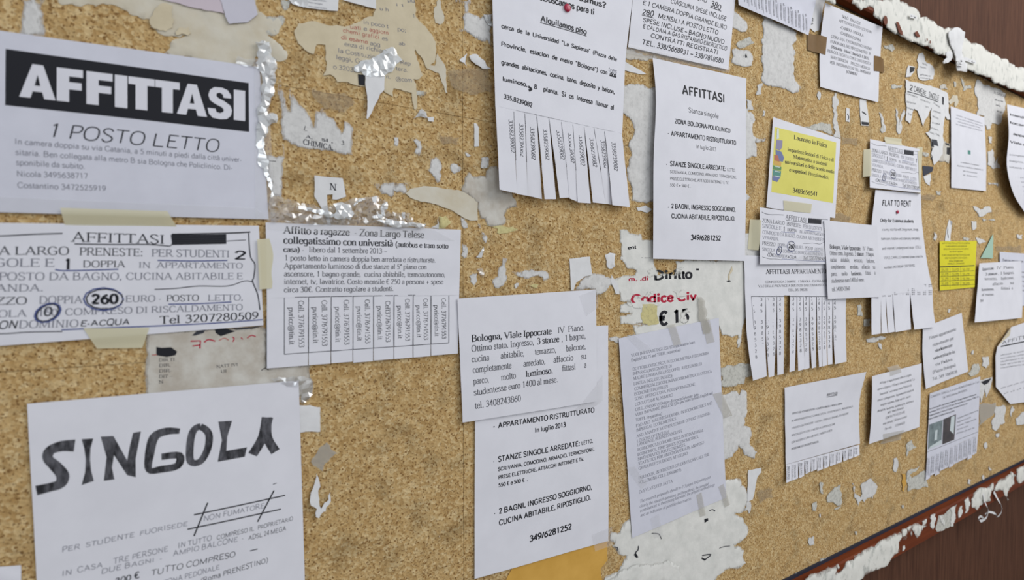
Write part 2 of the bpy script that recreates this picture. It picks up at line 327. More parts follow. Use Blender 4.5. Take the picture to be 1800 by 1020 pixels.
class Ink:
    def __init__(s, surf): s.f = surf; s.b = {}
    def add(s, m, V3, Fc):
        V, Fl = s.b.setdefault(m, ([], [])); n = sum(len(a) for a in V); V.append(V3)
        Fl.extend(tuple(i+n for i in f) for f in Fc)
    def q(s, pts, uv=False): p = np.array(pts, float); return p if uv else s.f.inv(p)
    def lay(s, P, off):                     # P in metres on the sheet
        uv = P/np.array([s.f.W, s.f.H]); S = s.f.S(uv[:, 0], uv[:, 1]); S[:, 1] -= off; return S
    def t(s, txt, x0, y0, x1, y1, cap, style='h', m='ink_black', fit=None, uv=False):
        WH = np.array([s.f.W, s.f.H]); a, b = s.q([(x0, y0), (x1, y1)], uv)*WH
        L = np.hypot(*(b-a)); e = (b-a)/L; nrm = np.array([e[1], -e[0]])
        if uv: ch = cap*s.f.H
        else:
            pp = proj(s.lay(np.array([a, a+nrm*.001]), 0)); ch = cap/(np.hypot(*(pp[1]-pp[0]))*1000)
        if style == 'H' and not uv and cap < 4: style = 'h'
        hand = style in 'kK'; shear = .2 if style in 'iI' else .12 if hand else 0
        gl = [glyph(c, style) for c in txt]; nat = sum(g[2] for g in gl)
        sy = ch/CAP; sx = L/nat; extra = 0
        if fit:
            nsp = txt.count(' '); sx = L/(nat+nsp*.42) if fit == 'j' else sy*fit
            extra = (L-nat*sx)/max(1, nsp)
        x = 0; Vs = []; Fs = []; n0 = 0
        for c, (V, Fc, adv) in zip(txt, gl):
            if len(V):
                v = V.copy()
                if hand:
                    r = R.uniform(-.07, .07); cx = adv/2; k = R.uniform(.9, 1.1)
                    X = v[:, 0]-cx; Y = v[:, 1]; v = np.stack([cx+X-Y*r, (Y+X*r*.7)*k+R.uniform(-.03, .03)], -1)
                gx = v[:, 0]*sx + shear*v[:, 1]*sy
                Vs.append(a + np.outer(x+gx, e) + np.outer(v[:, 1]*sy, nrm))
                Fs.extend(tuple(i+n0 for i in f) for f in Fc); n0 += len(v)
            x += adv*sx + (extra if c == ' ' else 0)
        if Vs: s.add(m, s.lay(np.concatenate(Vs), .00012), Fs)
    def para(s, lines, a, b, c, d, cap, style='s', m='ink_dark', ctr=False, uv=False, wr=None):
        """a,b: baseline ends of the first line at full width; c,d: the same for the last line"""
        N = len(lines); nats = [sum(glyph(ch, 's')[2] for ch in l) for l in lines]; mx = max(nats)
        for i, l in enumerate(lines):
            if not l.strip(): continue
            t = i/max(1, N-1); p = np.array(a)*(1-t)+np.array(c)*t; q = np.array(b)*(1-t)+np.array(d)*t
            k = wr[i] if wr else nats[i]/mx; o = (1-k)/2 if ctr else 0
            P = p+(q-p)*o; Q = p+(q-p)*(o+k); s.t(l, P[0], P[1], Q[0], Q[1], cap, style, m, uv=uv)
    def line(s, pts, wpx, m='ink_black', uv=False, closed=False, smooth=True, off=.00018):
        WH = np.array([s.f.W, s.f.H]); P = s.q(pts, uv)*WH
        if closed: P = np.vstack([P, P[:1]])
        if len(P) == 2: P = P[0]+(P[1]-P[0])*np.linspace(0, 1, 13)[:, None]
        if smooth and 2 < len(P) != 13:
            Q = []; n = len(P)
            for i in range(n-1):
                p0 = P[i-1] if i else (P[-2] if closed else P[0]); p3 = P[i+2] if i+2 < n else (P[1] if closed else P[-1])
                for k in range(4):
                    t = k/4; Q.append(.5*((2*P[i])+(-p0+P[i+1])*t+(2*p0-5*P[i]+4*P[i+1]-p3)*t*t+(-p0+3*P[i]-3*P[i+1]+p3)*t**3))
            Q.append(P[-1]); P = np.array(Q)
        pp = proj(s.lay(np.array([P[0], P[0]+[0, .001]]), 0)); w = np.asarray(wpx)/(np.hypot(*(pp[1]-pp[0]))*1000)
        if np.ndim(w): w = np.interp(np.linspace(0, 1, len(P)), np.linspace(0, 1, len(w)), w)[:, None]
        T = np.gradient(P, axis=0); T /= np.maximum(1e-9, np.hypot(T[:, 0], T[:, 1]))[:, None]; Nn = np.stack([T[:, 1], -T[:, 0]], -1)
        V = np.concatenate([P+Nn*w/2, P-Nn*w/2]); n = len(P)
        s.add(m, s.lay(V, off), [(i, i+1, n+i+1, n+i) for i in range(n-1)])
    def poly(s, pts, m, uv=False, off=.00008):
        P = s.q(pts, uv)*np.array([s.f.W, s.f.H]); S = s.lay(P, off)
        if len(P) == 4:                    # subdivide quads so that they follow the sheet
            N = 12; g = []; 
            for j in range(N+1):
                for i in range(N+1):
                    u, v = i/N, j/N; g.append((P[0]*(1-u)+P[1]*u)*(1-v)+(P[3]*(1-u)+P[2]*u)*v)
            S = s.lay(np.array(g), off); s.add(m, S, [(j*(N+1)+i, j*(N+1)+i+1, (j+1)*(N+1)+i+1, (j+1)*(N+1)+i) for j in range(N) for i in range(N)])
        else:
            r = delaunay_2d_cdt([Vector(p) for p in P], [], [list(range(len(P)))], 1, 1e-7)
            s.add(m, s.lay(np.array([tuple(v) for v in r[0]]), off), r[2])
    def done(s, names=None):
        nm = {'ink_black': 'lettering', 'ink_dark': 'lettering', 'ink_grey': 'lettering', 'ink_pale': 'lettering', 'ink_red': 'lettering',
              'ink_rose': 'lettering', 'ink_blue': 'pen_line', 'pencil': 'pencil_heading', 'ink_white': 'lettering'}
        nm.update(names or {})
        for m, (V, Fl) in s.b.items():
            o = mesh(nm.get(m, 'printed_'+m.split('_')[0] if not m.startswith('book') else 'printed_book'), np.concatenate(V), Fl, m, s.f.obj)
            if not names or not names.get('solo'): o['kind'] = 'stuff'
            if m == 'ink_red': o['label'] = 'red print'
            if m == 'ink_blue': o['label'] = 'blue pen lines'
        s.b = {}

# ------------------------------------------------------------------ sheets of paper
class Sheet:
    def __init__(s, name, rows, label=None, cat='flyer', m='paper', bulge=0, wr=.0004, group=None, parent=None, nu=14, nv=18, u=(0, 1)):
        L = [at(r[0], r[1], r[2]/1000) for r in rows]; Rr = [at(r[3], r[4], r[5]/1000) for r in rows]
        s.L = np.array(L); s.R = np.array(Rr)
        c = np.array([0]+[np.linalg.norm((L[i+1]+Rr[i+1]-L[i]-Rr[i])/2) for i in range(len(L)-1)]).cumsum(); s.H = c[-1]; s.v = c/c[-1]
        s.W = np.linalg.norm(s.R.mean(0)-s.L.mean(0)); s.bulge = bulge/1000; s.wr = wr; s.ph = R.uniform(0, 9)
        nv = nv if not parent else 8; nu = nu if not parent else 3
        vv, uu = np.meshgrid(np.linspace(0, 1, nv+1), np.linspace(0, 1, nu+1), indexing='ij')
        P = s.S(uu.ravel(), vv.ravel()); B = P.copy(); B[:, 1] += .00015; n = len(P); k = nu+1
        Fc = [(j*k+i, (j+1)*k+i, (j+1)*k+i+1, j*k+i+1) for j in range(nv) for i in range(nu)]
        Fc += [tuple(n+q for q in reversed(f)) for f in Fc]
        ring = [i for i in range(k)]+[j*k+nu for j in range(1, nv+1)]+[nv*k+i for i in range(nu-1, -1, -1)]+[j*k for j in range(nv-1, 0, -1)]
        nr = len(ring); m0 = 2*n; AV = np.vstack([P, B, P[ring], B[ring]])
        Fc += [(m0+i, m0+(i+1) % nr, m0+nr+(i+1) % nr, m0+nr+i) for i in range(nr)]
        if label:
            o = bpy.data.objects.new(name, None); COL.objects.link(o); tag(o, label, cat, group)
            o.empty_display_size = .02
            c0 = P.mean(0); o.location = (0, 0, 0)
            s.obj = o; s.sheet = mesh('sheet', AV, Fc, m, o, True)
        else:
            s.sheet = mesh(name, AV, Fc, m, parent, True); s.obj = parent
    def S(s, u, v):
        u = np.atleast_1d(np.asarray(u, float)); v = np.atleast_1d(np.asarray(v, float)); k = len(s.v)
        def ev(A):
            T = np.gradient(A, s.v, axis=0) if k > 2 else np.repeat((A[1:]-A[:1]), 2, 0)
            i = np.clip(np.searchsorted(s.v, v, 'right')-1, 0, k-2); h = s.v[i+1]-s.v[i]; t = (v-s.v[i])/h
            tc = np.clip(t, 0, 1)[:, None]; h_ = h[:, None]
            p = (2*tc**3-3*tc**2+1)*A[i]+(tc**3-2*tc**2+tc)*h_*T[i]+(-2*tc**3+3*tc**2)*A[i+1]+(tc**3-tc**2)*h_*T[i+1]
            ex = (t[:, None]-tc)*h_; return p+ex*np.where(t[:, None] > 1, T[-1], T[0])
        a = ev(s.L); b = ev(s.R); P = a+(b-a)*u[:, None]
        uc = np.clip(u, 0, 1); vc = np.clip(v, 0, 1)
        P[:, 1] -= s.bulge*4*uc*(1-uc)*np.sin(np.pi*np.clip(vc, .0, 1))
        P[:, 1] -= s.wr*(1+np.sin(9*u+4*v+s.ph)*.5+np.sin(13*v-5*u+2*s.ph)*.5)
        return P
    def inv(s, px):
        px = np.atleast_2d(np.asarray(px, float)); q = np.full((len(px), 2), .5)
        for _ in range(12):
            f = proj(s.S(q[:, 0], q[:, 1])); e = 1e-4
            fu = (proj(s.S(q[:, 0]+e, q[:, 1]))-f)/e; fv = (proj(s.S(q[:, 0], q[:, 1]+e))-f)/e
            d = px-f; det = fu[:, 0]*fv[:, 1]-fu[:, 1]*fv[:, 0]
            q += np.clip(np.stack([(d[:, 0]*fv[:, 1]-d[:, 1]*fv[:, 0])/det, (fu[:, 0]*d[:, 1]-fu[:, 1]*d[:, 0])/det], -1), -.6, .6)
        return q
def quad(name, tl, tr, br, bl, lift, label=None, **k):
    lf = lift if isinstance(lift, (list, tuple)) else (lift,)*4
    return Sheet(name, [(*tl, lf[0], *tr, lf[1]), (*bl, lf[3], *br, lf[2])], label, **k)
def tapeon(sh, pts, m='tape_clear', off=.0006, name='tape', label=None):
    """a strip of tape that follows the sheet it holds and runs on over the cork"""
    P = sh.inv(pts); N = 8; V = []
    for j in range(N+1):
        for i in range(N+1):
            u, v = i/N, j/N; V.append((P[0]*(1-u)+P[1]*u)*(1-v)+(P[3]*(1-u)+P[2]*u)*v)
    V = np.array(V); S = sh.S(V[:, 0], V[:, 1])
    out = np.maximum(np.maximum(-V[:, 0], V[:, 0]-1), np.maximum(-V[:, 1], V[:, 1]-1)); k = np.clip(out*14, 0, 1)
    S[:, 1] = (S[:, 1]-off)*(1-k)+(-.0016)*k
    o = mesh(name, S, [(j*(N+1)+i, j*(N+1)+i+1, (j+1)*(N+1)+i+1, (j+1)*(N+1)+i) for j in range(N) for i in range(N)], m, sh.obj, True)
    if label: o['label'] = label
    return o
# ------------------------------------------------------------------ torn pieces
ORD = [0]
def jag(pts, amp, rnd):
    out = []; n = len(pts)
    for i in range(n):
        a = np.array(pts[i], float); b = np.array(pts[(i+1) % n], float); L = np.hypot(*(b-a)); seg = [a, b]
        k = 0 if amp == 0 else max(0, min(4, int(math.log2(max(1, L/4)))))
        for d in range(k):
            ns = [seg[0]]
            for p, q in zip(seg, seg[1:]):
                l = np.hypot(*(q-p)); nn = np.array([-(q-p)[1], (q-p)[0]])/max(l, 1e-6)
                ns += [(p+q)/2+nn*rnd.uniform(-1, 1)*amp*min(l*.22, 5), q]
            seg = ns
        out += [tuple(p) for p in seg[:-1]]
    return out
class Patch:
    """a torn flat piece traced as an outline, laid on the cork with its own thickness and relief"""
    def __init__(s, name, label, Z, pts, m='residue', lift=None, amp=.8, relief=0., sp=None, cat='paper scrap', group=None, parent=None, mi=None, kind=None, th=None, tilt=0):
        ORD[0] += 1
        s.l = (lift/1000 if lift is not None else .0004+ORD[0]*.000006); s.W = s.H = 1.
        rnd = random.Random(ORD[0]*31+5)
        px = [(Z[0]+x/Z[2], Z[1]+y/Z[2]) for x, y in pts]; s.px = px
        px = jag(px, amp, rnd); B = np.array([at(x, y, s.l) for x, y in px]); xz = B[:, [0, 2]]
        pts2 = [Vector(p) for p in xz]; nb = len(pts2)
        fade = m in ('rail_crust', 'residue', 'residue_thin', 'residue_dirty', 'crust')
        cen = xz.mean(0); ext = (xz.max(0)-xz.min(0)).min()
        if fade and ext < .012: pts2 += [Vector(cen+(p-cen)*.55) for p in xz[::2]]
        elif fade or relief:
            sp = sp or (.005 if relief else .004)
            mn = xz.min(0); mx = xz.max(0); x = mn[0]
            while x < mx[0]:
                z = mn[1]
                while z < mx[1]:
                    pts2.append(Vector((x+rnd.uniform(-.4, .4)*sp, z+rnd.uniform(-.4, .4)*sp))); z += sp
                x += sp
        r = delaunay_2d_cdt(pts2, [], [list(range(nb))], 1, 1e-7)
        V2 = np.array([tuple(v) for v in r[0]]); Fc = [f for f in r[2]]
        cnt = {}
        for f in Fc:
            for a, b in zip(f, f[1:]+f[:1]): cnt[(a, b)] = 1
        edge = [(a, b) for (a, b) in cnt if (b, a) not in cnt]; bset = {a for e in edge for a in e}
        zc = V2[:, 1].max(); wd = min(.0042, ext*.16)
        dist = np.sqrt(((V2[:, None, :]-xz[None, :, :])**2).sum(2)).min(1); rv = np.clip(dist/wd, 0, 1)
        for i in bset: rv[i] = 0.
        rv = [float(a) for a in rv]
        V = [(v[0], -s.l-(0 if (i in bset or not relief) else rnd.random()*relief)-tilt*max(0, zc-v[1]), v[1]) for i, v in enumerate(V2)]
        n = len(V); th = th or min(s.l, .0003)
        V += [(v[0], v[1]+th, v[2]) for v in V]
        rim = [(rv[i]) for i in range(n)]*2
        Fc = Fc+[tuple(n+i for i in reversed(f)) for f in Fc]
        for a, b in edge:                  # side walls keep their own corners so that the rim stays crisp
            q0 = len(V); V += [V[b], V[a], V[n+a], V[n+b]]; rim += [rv[b], rv[a], rv[a], rv[b]]; Fc.append((q0, q0+1, q0+2, q0+3))
        o = mesh(name, V, Fc, m, parent); me = o.data; nf = len(r[2]); me.polygons.foreach_set('use_smooth', [i < 2*nf and 'film' not in m for i in range(len(me.polygons))])
        ra = me.attributes.new('rim', 'FLOAT', 'POINT'); ra.data.foreach_set('value', rim)
        s.obj = o; s.relief = relief; s.tilt = tilt; s.zc = zc
        if label: tag(o, label, cat, group)
        if kind: tag(o, kind=kind)
    def S(s, u, v):
        u = np.atleast_1d(u); v = np.atleast_1d(v); return np.stack([u, np.full_like(u, -s.l-s.relief)-s.tilt*np.maximum(0, s.zc+v), -v], -1)
    def inv(s, px):
        o = []
        for x, y in np.atleast_2d(px): p = at(x, y, s.l+s.relief); o.append((p[0], -p[2]))
        return np.array(o)
def Zt(Z, *p): return [(Z[0]+x/Z[2], Z[1]+y/Z[2]) for x, y in p]
W0 = (0, 0, 1)
# ------------------------------------------------------------------ the setting and the board
WY = .014
tag(box('wall_back', -2.2, 5.2, WY, WY+.1, -1.5, 1.6, 'wall_wood'), kind='structure')
tag(box('floor', -2.2, 5.2, -4.2, WY+.1, -1.6, -1.5, 'floor_stone'), kind='structure')
board = bpy.data.objects.new('cork_board', None); COL.objects.link(board)
tag(board, 'long cork notice board with a red brown wooden rail, covered in flyers', 'notice board')
xs = [-.80, -.287, .225, .734, 1.243, 1.752, 2.26, 2.77]; zs = [-.557, -.336, -.073, .189, .452, .533]
box('backing_panel', xs[0], xs[-1], .006, WY-.0005, zs[0], zs[-1], 'seam_dark', board)
for i in range(7):
    for j in range(5):
        g = .00010; x0, x1, z0, z1 = xs[i]+g, xs[i+1]-g, zs[j]+g, zs[j+1]-g; e = .00015
        V = [(x0+e, 0, z0+e), (x1-e, 0, z0+e), (x1-e, 0, z1-e), (x0+e, 0, z1-e), (x0, .001, z0), (x1, .001, z0), (x1, .001, z1), (x0, .001, z1),
             (x0, .0058, z0), (x1, .0058, z0), (x1, .0058, z1), (x0, .0058, z1)]
        mesh('cork_tile', V, [(0, 1, 2, 3)]+[(a, a+4, (a+1) % 4+4, (a+1) % 4) for a in range(4)]+[(a+4, a+8, (a+1) % 4+8, (a+1) % 4+4) for a in range(4)], 'cork', board)
def rail(name, x0, x1, z0, z1):
    b = .003; y0 = -.018
    V = [(x, y, z) for x in (x0, x1) for y, z in ((WY-.0002, z0), (y0+b, z0), (y0, z0+b), (y0, z1-b), (y0+b, z1), (WY-.0002, z1))]
    return mesh(name, V, [(i, (i+1) % 6, (i+1) % 6+6, i+6) for i in range(6)]+[tuple(range(5, -1, -1)), tuple(range(6, 12))], 'rail_wood', board)
rail('frame_rail', -.86, 2.83, .533, .578); rail('frame_rail', -.86, 2.83, -.611, -.557)
box('frame_stile', -.86, -.80, -.0178, WY-.0002, -.557, .533, 'rail_wood', board)
box('frame_stile', 2.77, 2.83, -.0178, WY-.0002, -.557, .533, 'rail_wood', board)
# dark strips at the rails; the bottom one paints the shaded line there
box('dark_edge_strip', -.80, 2.77, -.003, .0002, -.557, -.551, 'navy', board); box('dark_edge_strip', -.80, 2.77, -.002, .0002, .5305, .533, 'seam_dark', board)

# ------------------------------------------------------------------ flyers
# bold banner flyer, top left
f = quad('flyer', (-14, 52), (456, 118), (472, 386), (-8, 373), (2, 2, 2, 2), 'white flyer with a big white AFFITTASI on a black banner, 1 POSTO LETTO', m='paper_grey', bulge=1)
k = Ink(f); k.poly([(10, 86), (437, 146), (438, 232), (9, 185)], 'ink_black')
BL = {'A': [[(0, 0), (.36, 1), (.66, 1), (1, 0), (.69, 0), (.63, .2), (.37, .2), (.31, 0)]], 'F': [[(0, 0), (0, 1), (1, 1), (1, .77), (.47, .77), (.47, .6), (.95, .6), (.95, .38), (.47, .38), (.47, 0)]],
      'I': [[(0, 0), (0, 1), (1, 1), (1, 0)]], 'T': [[(0, 1), (1, 1), (1, .77), (.72, .77), (.72, 0), (.27, 0), (.27, .77), (0, .77)]],
      'S': [[(0, .3), (.32, .3), (.36, .2), (.5, .17), (.64, .22), (.66, .3), (.58, .37), (.3, .46), (.1, .56), (.03, .72), (.1, .9), (.28, 1), (.6, 1.01), (.82, .95), (.95, .8), (.96, .69), (.65, .69), (.62, .79), (.5, .84), (.38, .81), (.35, .73), (.43, .66), (.7, .57), (.93, .45), (1, .3), (.95, .12), (.78, .0), (.5, -.03), (.2, 0), (.05, .12)]]}
for ch, a, b in (('A', 34, 98), ('F', 100, 146), ('F', 152, 198), ('I', 202, 224), ('T', 226, 272), ('T', 273, 316), ('A', 311, 364), ('S', 365, 408), ('I', 411, 431)):
    def mp(x, y): X = a+(b-a)*x; base = 170+(X-34)*.1086; return (X, base-(60-(X-34)*.0177)*y)
    for pl in BL[ch]: k.poly([mp(*p) for p in pl] if len(pl) != 4 else [mp(*p) for p in pl], 'ink_white', off=.0003)
    if ch == 'A': k.poly([mp(.43, .38), mp(.51, .70), mp(.58, .38)], 'ink_black', off=.0005)
    k.done({'ink_white': 'banner_letter', 'ink_black': 'banner', 'solo': 1})
k.t('1 POSTO LETTO', 82, 240, 385, 267.5, 24, 'i', 'ink_black')
for s_, a in (('In camera doppia su via Catania, a 5 minuti a piedi dalla città univer-', (25, 253, 425, 285)), ('sitaria. Ben collegata alla metro B sia Bologna che Policlinico. Di-', (27, 272, 409, 299)),
              ('sponibile da subito.', (28, 290, 150, 297)), ('Nicola 3495638717', (29, 310, 155, 314)), ('Costantino 3472525919', (30, 330, 187, 336))): k.t(s_, *a, 9.5, 'h', 'ink_grey')
k.done()
tapeon(f, [(-8, 346), (450, 366), (474, 386), (-8, 374)], 'tape_clear')
tapeon(f, [(108, 366), (295, 372), (316, 408), (115, 404)], 'tape_cream', .0026, label='cream masking tape')
tapeon(f, [(447, 118), (470, 118), (484, 388), (449, 384)], 'tape_clear')

# the notice that hangs in three copies
def notice(sh, n2='2', cp=1.):
    k = Ink(sh); H = lambda *a, **b: k.t(*a, uv=True, **b)
    P = f2.inv
    def T(txt, x0, y0, x1, y1, cap, st='s', m='ink_grey'):
        a, b = P([(x0, y0), (x1, y1)]); k.t(txt, a[0], a[1], b[0], b[1], cap/195., st, m, uv=True)
    def Ln(pts, w, m='ink_black', closed=False, sm=True): k.line(P(pts), w*cp, m, uv=True, closed=closed, smooth=sm)
    T('AFFITTASI', 125, 425, 290, 429, 16, 's', 'ink_dark')
    T('ZONA LARGO', -66, 448, 122, 448, 13, 's', 'ink_dark'); T('PRENESTE:', 139, 449, 252, 450.5, 13, 's', 'ink_dark'); T('PER STUDENTI', 266, 451, 404, 452.5, 13)
    T(n2, 410, 456, 434, 456, 17, 'K', 'ink_black'); T('SINGOLE E', -66, 469, 96, 469, 13); T('1', 112, 474, 126, 474, 17, 'X', 'ink_black')
    T('DOPPIA', 145, 470, 220, 470, 11, 's', 'ink_dark'); T('IN  APPARTAMENTO', 243, 471, 427, 472, 10)
    T('COMPOSTO DA BAGNO, CUCINA ABITABILE E', -66, 493, 427, 491, 12); T('VERANDA.', -66, 513, 77, 512, 11)
    T('PREZZO', -66, 537, 48, 535, 12, 's', 'ink_dark'); T('DOPPIA', 68, 534, 145, 533, 12); T('EURO -', 220, 531, 284, 530, 11); T('POSTO', 292, 530, 350, 529, 11, 's', 'ink_dark'); T('LETTO,', 365, 529, 428, 528, 11)
    T('SINGOLA   150  COMPRESO DI RISCALDAMENTO', -66, 560, 427, 545, 11); T('CON', -20, 578, 30, 577, 12, 'K', 'ink_dark'); T('DOMINIO', 32, 577, 138, 575, 12)
    T('E-ACQUA', 140, 574, 228, 570, 10, 'K', 'ink_dark'); T('Tel 3207280509', 280, 570, 455, 561, 14, 's', 'ink_black')
    Ln([(-70, 408), (-40, 413), (0, 415), (60, 412), (110, 410.5)], 2.2, 'ink_dark'); Ln([(131, 429), (200, 430), (262, 430), (298, 433)], 2, 'ink_dark'); Ln([(298, 433), (303, 428), (301, 413)], 1.5, 'ink_dark')
    k.poly(P([(302, 413), (398, 412), (398, 429), (302, 431)]), 'ink_dark', uv=True)
    for i in range(5): Ln([(303, 415+i*3.3), (350, 414+i*3.4), (397, 413+i*3.3)], 2.6, 'ink_black')
    Ln([(302, 412), (400, 410), (440, 408)], 2.4, 'ink_black'); Ln([(398, 424), (432, 422)], 1.2, 'ink_dark'); Ln([(437, 410), (440, 450), (448, 465), (446, 488), (444, 495), (453, 518), (457, 545)], 1.8, 'ink_dark')
    Ln([(272, 509), (310, 507), (350, 503), (400, 503), (430, 494), (445, 496)], 1.6, 'ink_dark'); Ln([(-66, 584), (0, 587), (50, 584), (110, 583)], 1.8, 'ink_dark')
    Ln([(277, 458), (340, 459), (400, 458)], 2, 'ink_blue'); Ln([(97, 474), (120, 476), (208, 473.5)], 2.2, 'ink_blue'); Ln([(296, 535), (350, 534), (407, 531)], 2, 'ink_blue')
    Ln([(108, 580), (200, 576), (280, 573), (380, 568), (462, 562)], 2.2, 'ink_blue')
    for r in (0, 2.2): Ln([(182+(35-r)*math.cos(a+r)+r, 526+(20-r)*math.sin(a+r)) for a in [i*.5236 for i in range(12)]], 2.2, 'ink_blue' if r == 0 else 'ink_dark', True)
    for r in (0, 3): Ln([(84+(23-r)*math.cos(a), 550+(16-r*.6)*math.sin(a)-6*math.cos(a)) for a in [i*.5236 for i in range(12)]], 2.6, 'ink_blue' if r == 0 else 'ink_dark', True)
    T('260', 160, 534, 208, 533, 15, 'X', 'ink_black'); T('0', 76, 556, 92, 554, 13, 'K', 'ink_dark')
    k.done()
f2 = quad('flyer', (-87, 391), (455, 397), (463, 572), (-87, 615), 1.6, 'large handwritten AFFITTASI notice with blue pen circles below the black banner flyer', bulge=.6)
notice(f2)
tapeon(f2, [(147, 577), (263, 576), (250, 612), (170, 613)], 'tape_cream', label='cream masking tape')
tapeon(f2, [(452, 421), (486, 419), (478, 507), (456, 509)], 'tape_cream', .0022, label='cream masking tape')

# tear-off flyer, Largo Telese
f = quad('flyer', (467, 391), (810, 404), (807, 519), (469, 524), 2.2, 'flyer Affitto a ragazze with eight untorn email tabs, right of the handwritten notice', bulge=.4, wr=.0003)
k = Ink(f); B = 'ink_dark'
k.t('Affitto a ragazze  - Zona Largo Telese', 498, 410.5, 745, 418.5, 12.5, 'S', 'ink_black'); k.t('collegatissimo con università', 498, 428, 691, 433.6, 12, 'S', 'ink_black')
k.t('(autobus e tram sotto', 695, 434, 788, 437, 9, 'S', 'ink_black'); k.t('casa) -', 498, 443, 535, 443.5, 9, 'S', 'ink_black'); k.t('libero dal 1 settembre 2013 –', 543, 443.5, 680, 446, 9.5, 's', B)
for s_, a in (('1 posto letto in camera doppia ben arredata e ristrutturata.', (500, 458, 766, 461.5)), ('Appartamento luminoso di due stanze al 5° piano con', (499, 472, 750, 473.5)),
              ('ascensore, 1 bagno grande,  cucina abitabile, termoautonomo,', (499, 486, 783, 487)), ('internet, tv, lavatrice. Costo mensile € 250 a persona + spese', (499, 499.5, 779, 499.5)),
              ('circa 30€. Contratto regolare a studenti.', (499, 514, 692, 511.5))): k.t(s_, *a, 9.3, 's', B)
k.done()
bx = [499, 541.6, 581.4, 619.9, 655.9, 691.9, 725.6, 757, 789]; ed = [469]+bx[1:-1]+[807]
for i in range(8):
    def ty(x): return 524-5*(x-469)/338
    def by(x): return 648.5-(x-469)*.0755
    a, b = ed[i], ed[i+1]; o = R.uniform(-1, 1.5)
    s_ = Sheet('tear_off_tab', [(a, ty(a), 2.2, b, ty(b), 2.2), (a+(1 if i else 0), by(a)-o, 2.2+R.uniform(.1, 1.2), b-.3-(2 if i == 7 else 0), by(b)-o, 2.2+R.uniform(.1, 1.0))], parent=f.obj, wr=.0002)
    k = Ink(s_); x0, x1 = bx[i], bx[i+1]; w_ = x1-x0
    yt = lambda x: 523-5.0*(x-499)/290
    yb = lambda x: 623-20*(x-499)/290
    k.line([(x0+.6, yt(x0)), (x1-.6, yt(x1))], 1.1, 'ink_dark'); k.line([(x0+.6, yb(x0)), (x1-.6, yb(x1))], 1.1, 'ink_dark')
    k.line([(x0+.8, yt(x0)), (x0+.8, yb(x0))], 1.0, 'ink_dark')
    if i == 7: k.line([(x1, yt(x1)), (x1, yb(x1))], 1.1, 'ink_dark')
    X = x0+.60*w_; y0 = yt(X)+6; k.t('Cell. 3776791553' if i != 4 else 'Cell3776791553', X, y0+(3 if i == 4 else 0), X+1, y0+(yb(X)-yt(X))*.84, 9.4-i*.3, 's', B)
    X = x0+.20*w_; k.t('pvricc@tin.it', X, y0+12, X+1, y0+(yb(X)-yt(X))*.78, 9.4-i*.3, 's', B); k.done()
tapeon(f, [(470, 372), (752, 398), (800, 424), (470, 404)], 'tape_clear')

# pencilled SINGOLA
f = quad('flyer', (48, 710), (525, 669), (541, 1190), (83, 1350), 1.4, 'big white sheet with SINGOLA shaded in pencil capitals, bottom left', bulge=.8)
k = Ink(f); Z = (0, 640, 2.684); z = lambda *p: Zt(Z, *p)
k.line(z((352, 385), (290, 388), (238, 408), (226, 445), (262, 482), (296, 525), (285, 565), (235, 582), (172, 597)), (21, 18, 15, 13, 16, 17, 16, 15, 17), 'pencil'); k.done({'pencil': 'pencil_letter', 'solo': 1})
k.poly(z((385, 355), (440, 352), (427, 400), (425, 450), (430, 505), (443, 552), (385, 572), (402, 510), (405, 450), (398, 400)), 'pencil'); k.done({'pencil': 'pencil_letter', 'solo': 1})
k.poly(z((475, 343), (535, 340), (600, 455), (612, 390), (628, 325), (665, 318), (640, 450), (641, 535), (600, 525), (538, 430), (528, 490), (540, 545), (490, 552), (503, 440)), 'pencil'); k.done({'pencil': 'pencil_letter', 'solo': 1})
k.line(z((848, 317), (785, 318), (728, 345), (706, 425), (703, 500), (760, 497), (838, 480), (845, 432), (762, 438)), (9, 13, 14, 13, 9, 12, 12, 12, 11), 'pencil'); k.done({'pencil': 'pencil_letter', 'solo': 1})
k.line(z((945, 296), (985, 330), (980, 400), (945, 460), (900, 460), (896, 390), (910, 320)), 11, 'pencil', closed=True); k.done({'pencil': 'pencil_letter', 'solo': 1})
k.poly(z((1030, 272), (1095, 268), (1072, 345), (1068, 410), (1165, 393), (1155, 438), (1027, 462), (1047, 360)), 'pencil'); k.done({'pencil': 'pencil_letter', 'solo': 1})
k.line(z((1262, 252), (1240, 345), (1192, 428)), (18, 15, 15), 'pencil'); k.line(z((1262, 252), (1262, 345), (1300, 414)), (14, 14, 15), 'pencil'); k.line(z((1225, 352), (1275, 348)), 8, 'pencil'); k.done({'pencil': 'pencil_letter', 'solo': 1})
def hw(txt, a, b, cap=9, m='ink_grey', st='k'): (x0, y0), (x1, y1) = z(a, b); k.t(txt, x0, y0, x1, y1, cap, st, m)
hw('PER  STUDENTE  FUORISEDE', (290, 890), (885, 762), 8.5); hw('NON FUMATORE', (958, 742), (1248, 678), 8.5)
for a, b in (((915, 712), (1345, 620)), ((885, 780), (1325, 685)), ((980, 655), (915, 812)), ((1293, 597), (1215, 745))): k.line(z(a, b), 2.2, 'ink_black')
hw('IN  CASA', (290, 1003), (485, 958)); hw('TRE PERSONE', (533, 945), (795, 882)); hw('IN TUTTO', (838, 870), (1000, 832)); hw('COMPRESO IL', (1022, 830), (1200, 785), 7.5, 'ink_dark'); hw('PROPRIETARIO', (1215, 782), (1382, 738), 6.5, 'ink_dark')
hw('DUE BAGNI  -', (475, 992), (765, 925), 8); hw('AMPIO BALCONE  -', (815, 908), (1150, 830), 8.5); hw('ADSL 24 MEGA', (1170, 832), (1350, 785), 7.5, 'ink_dark')
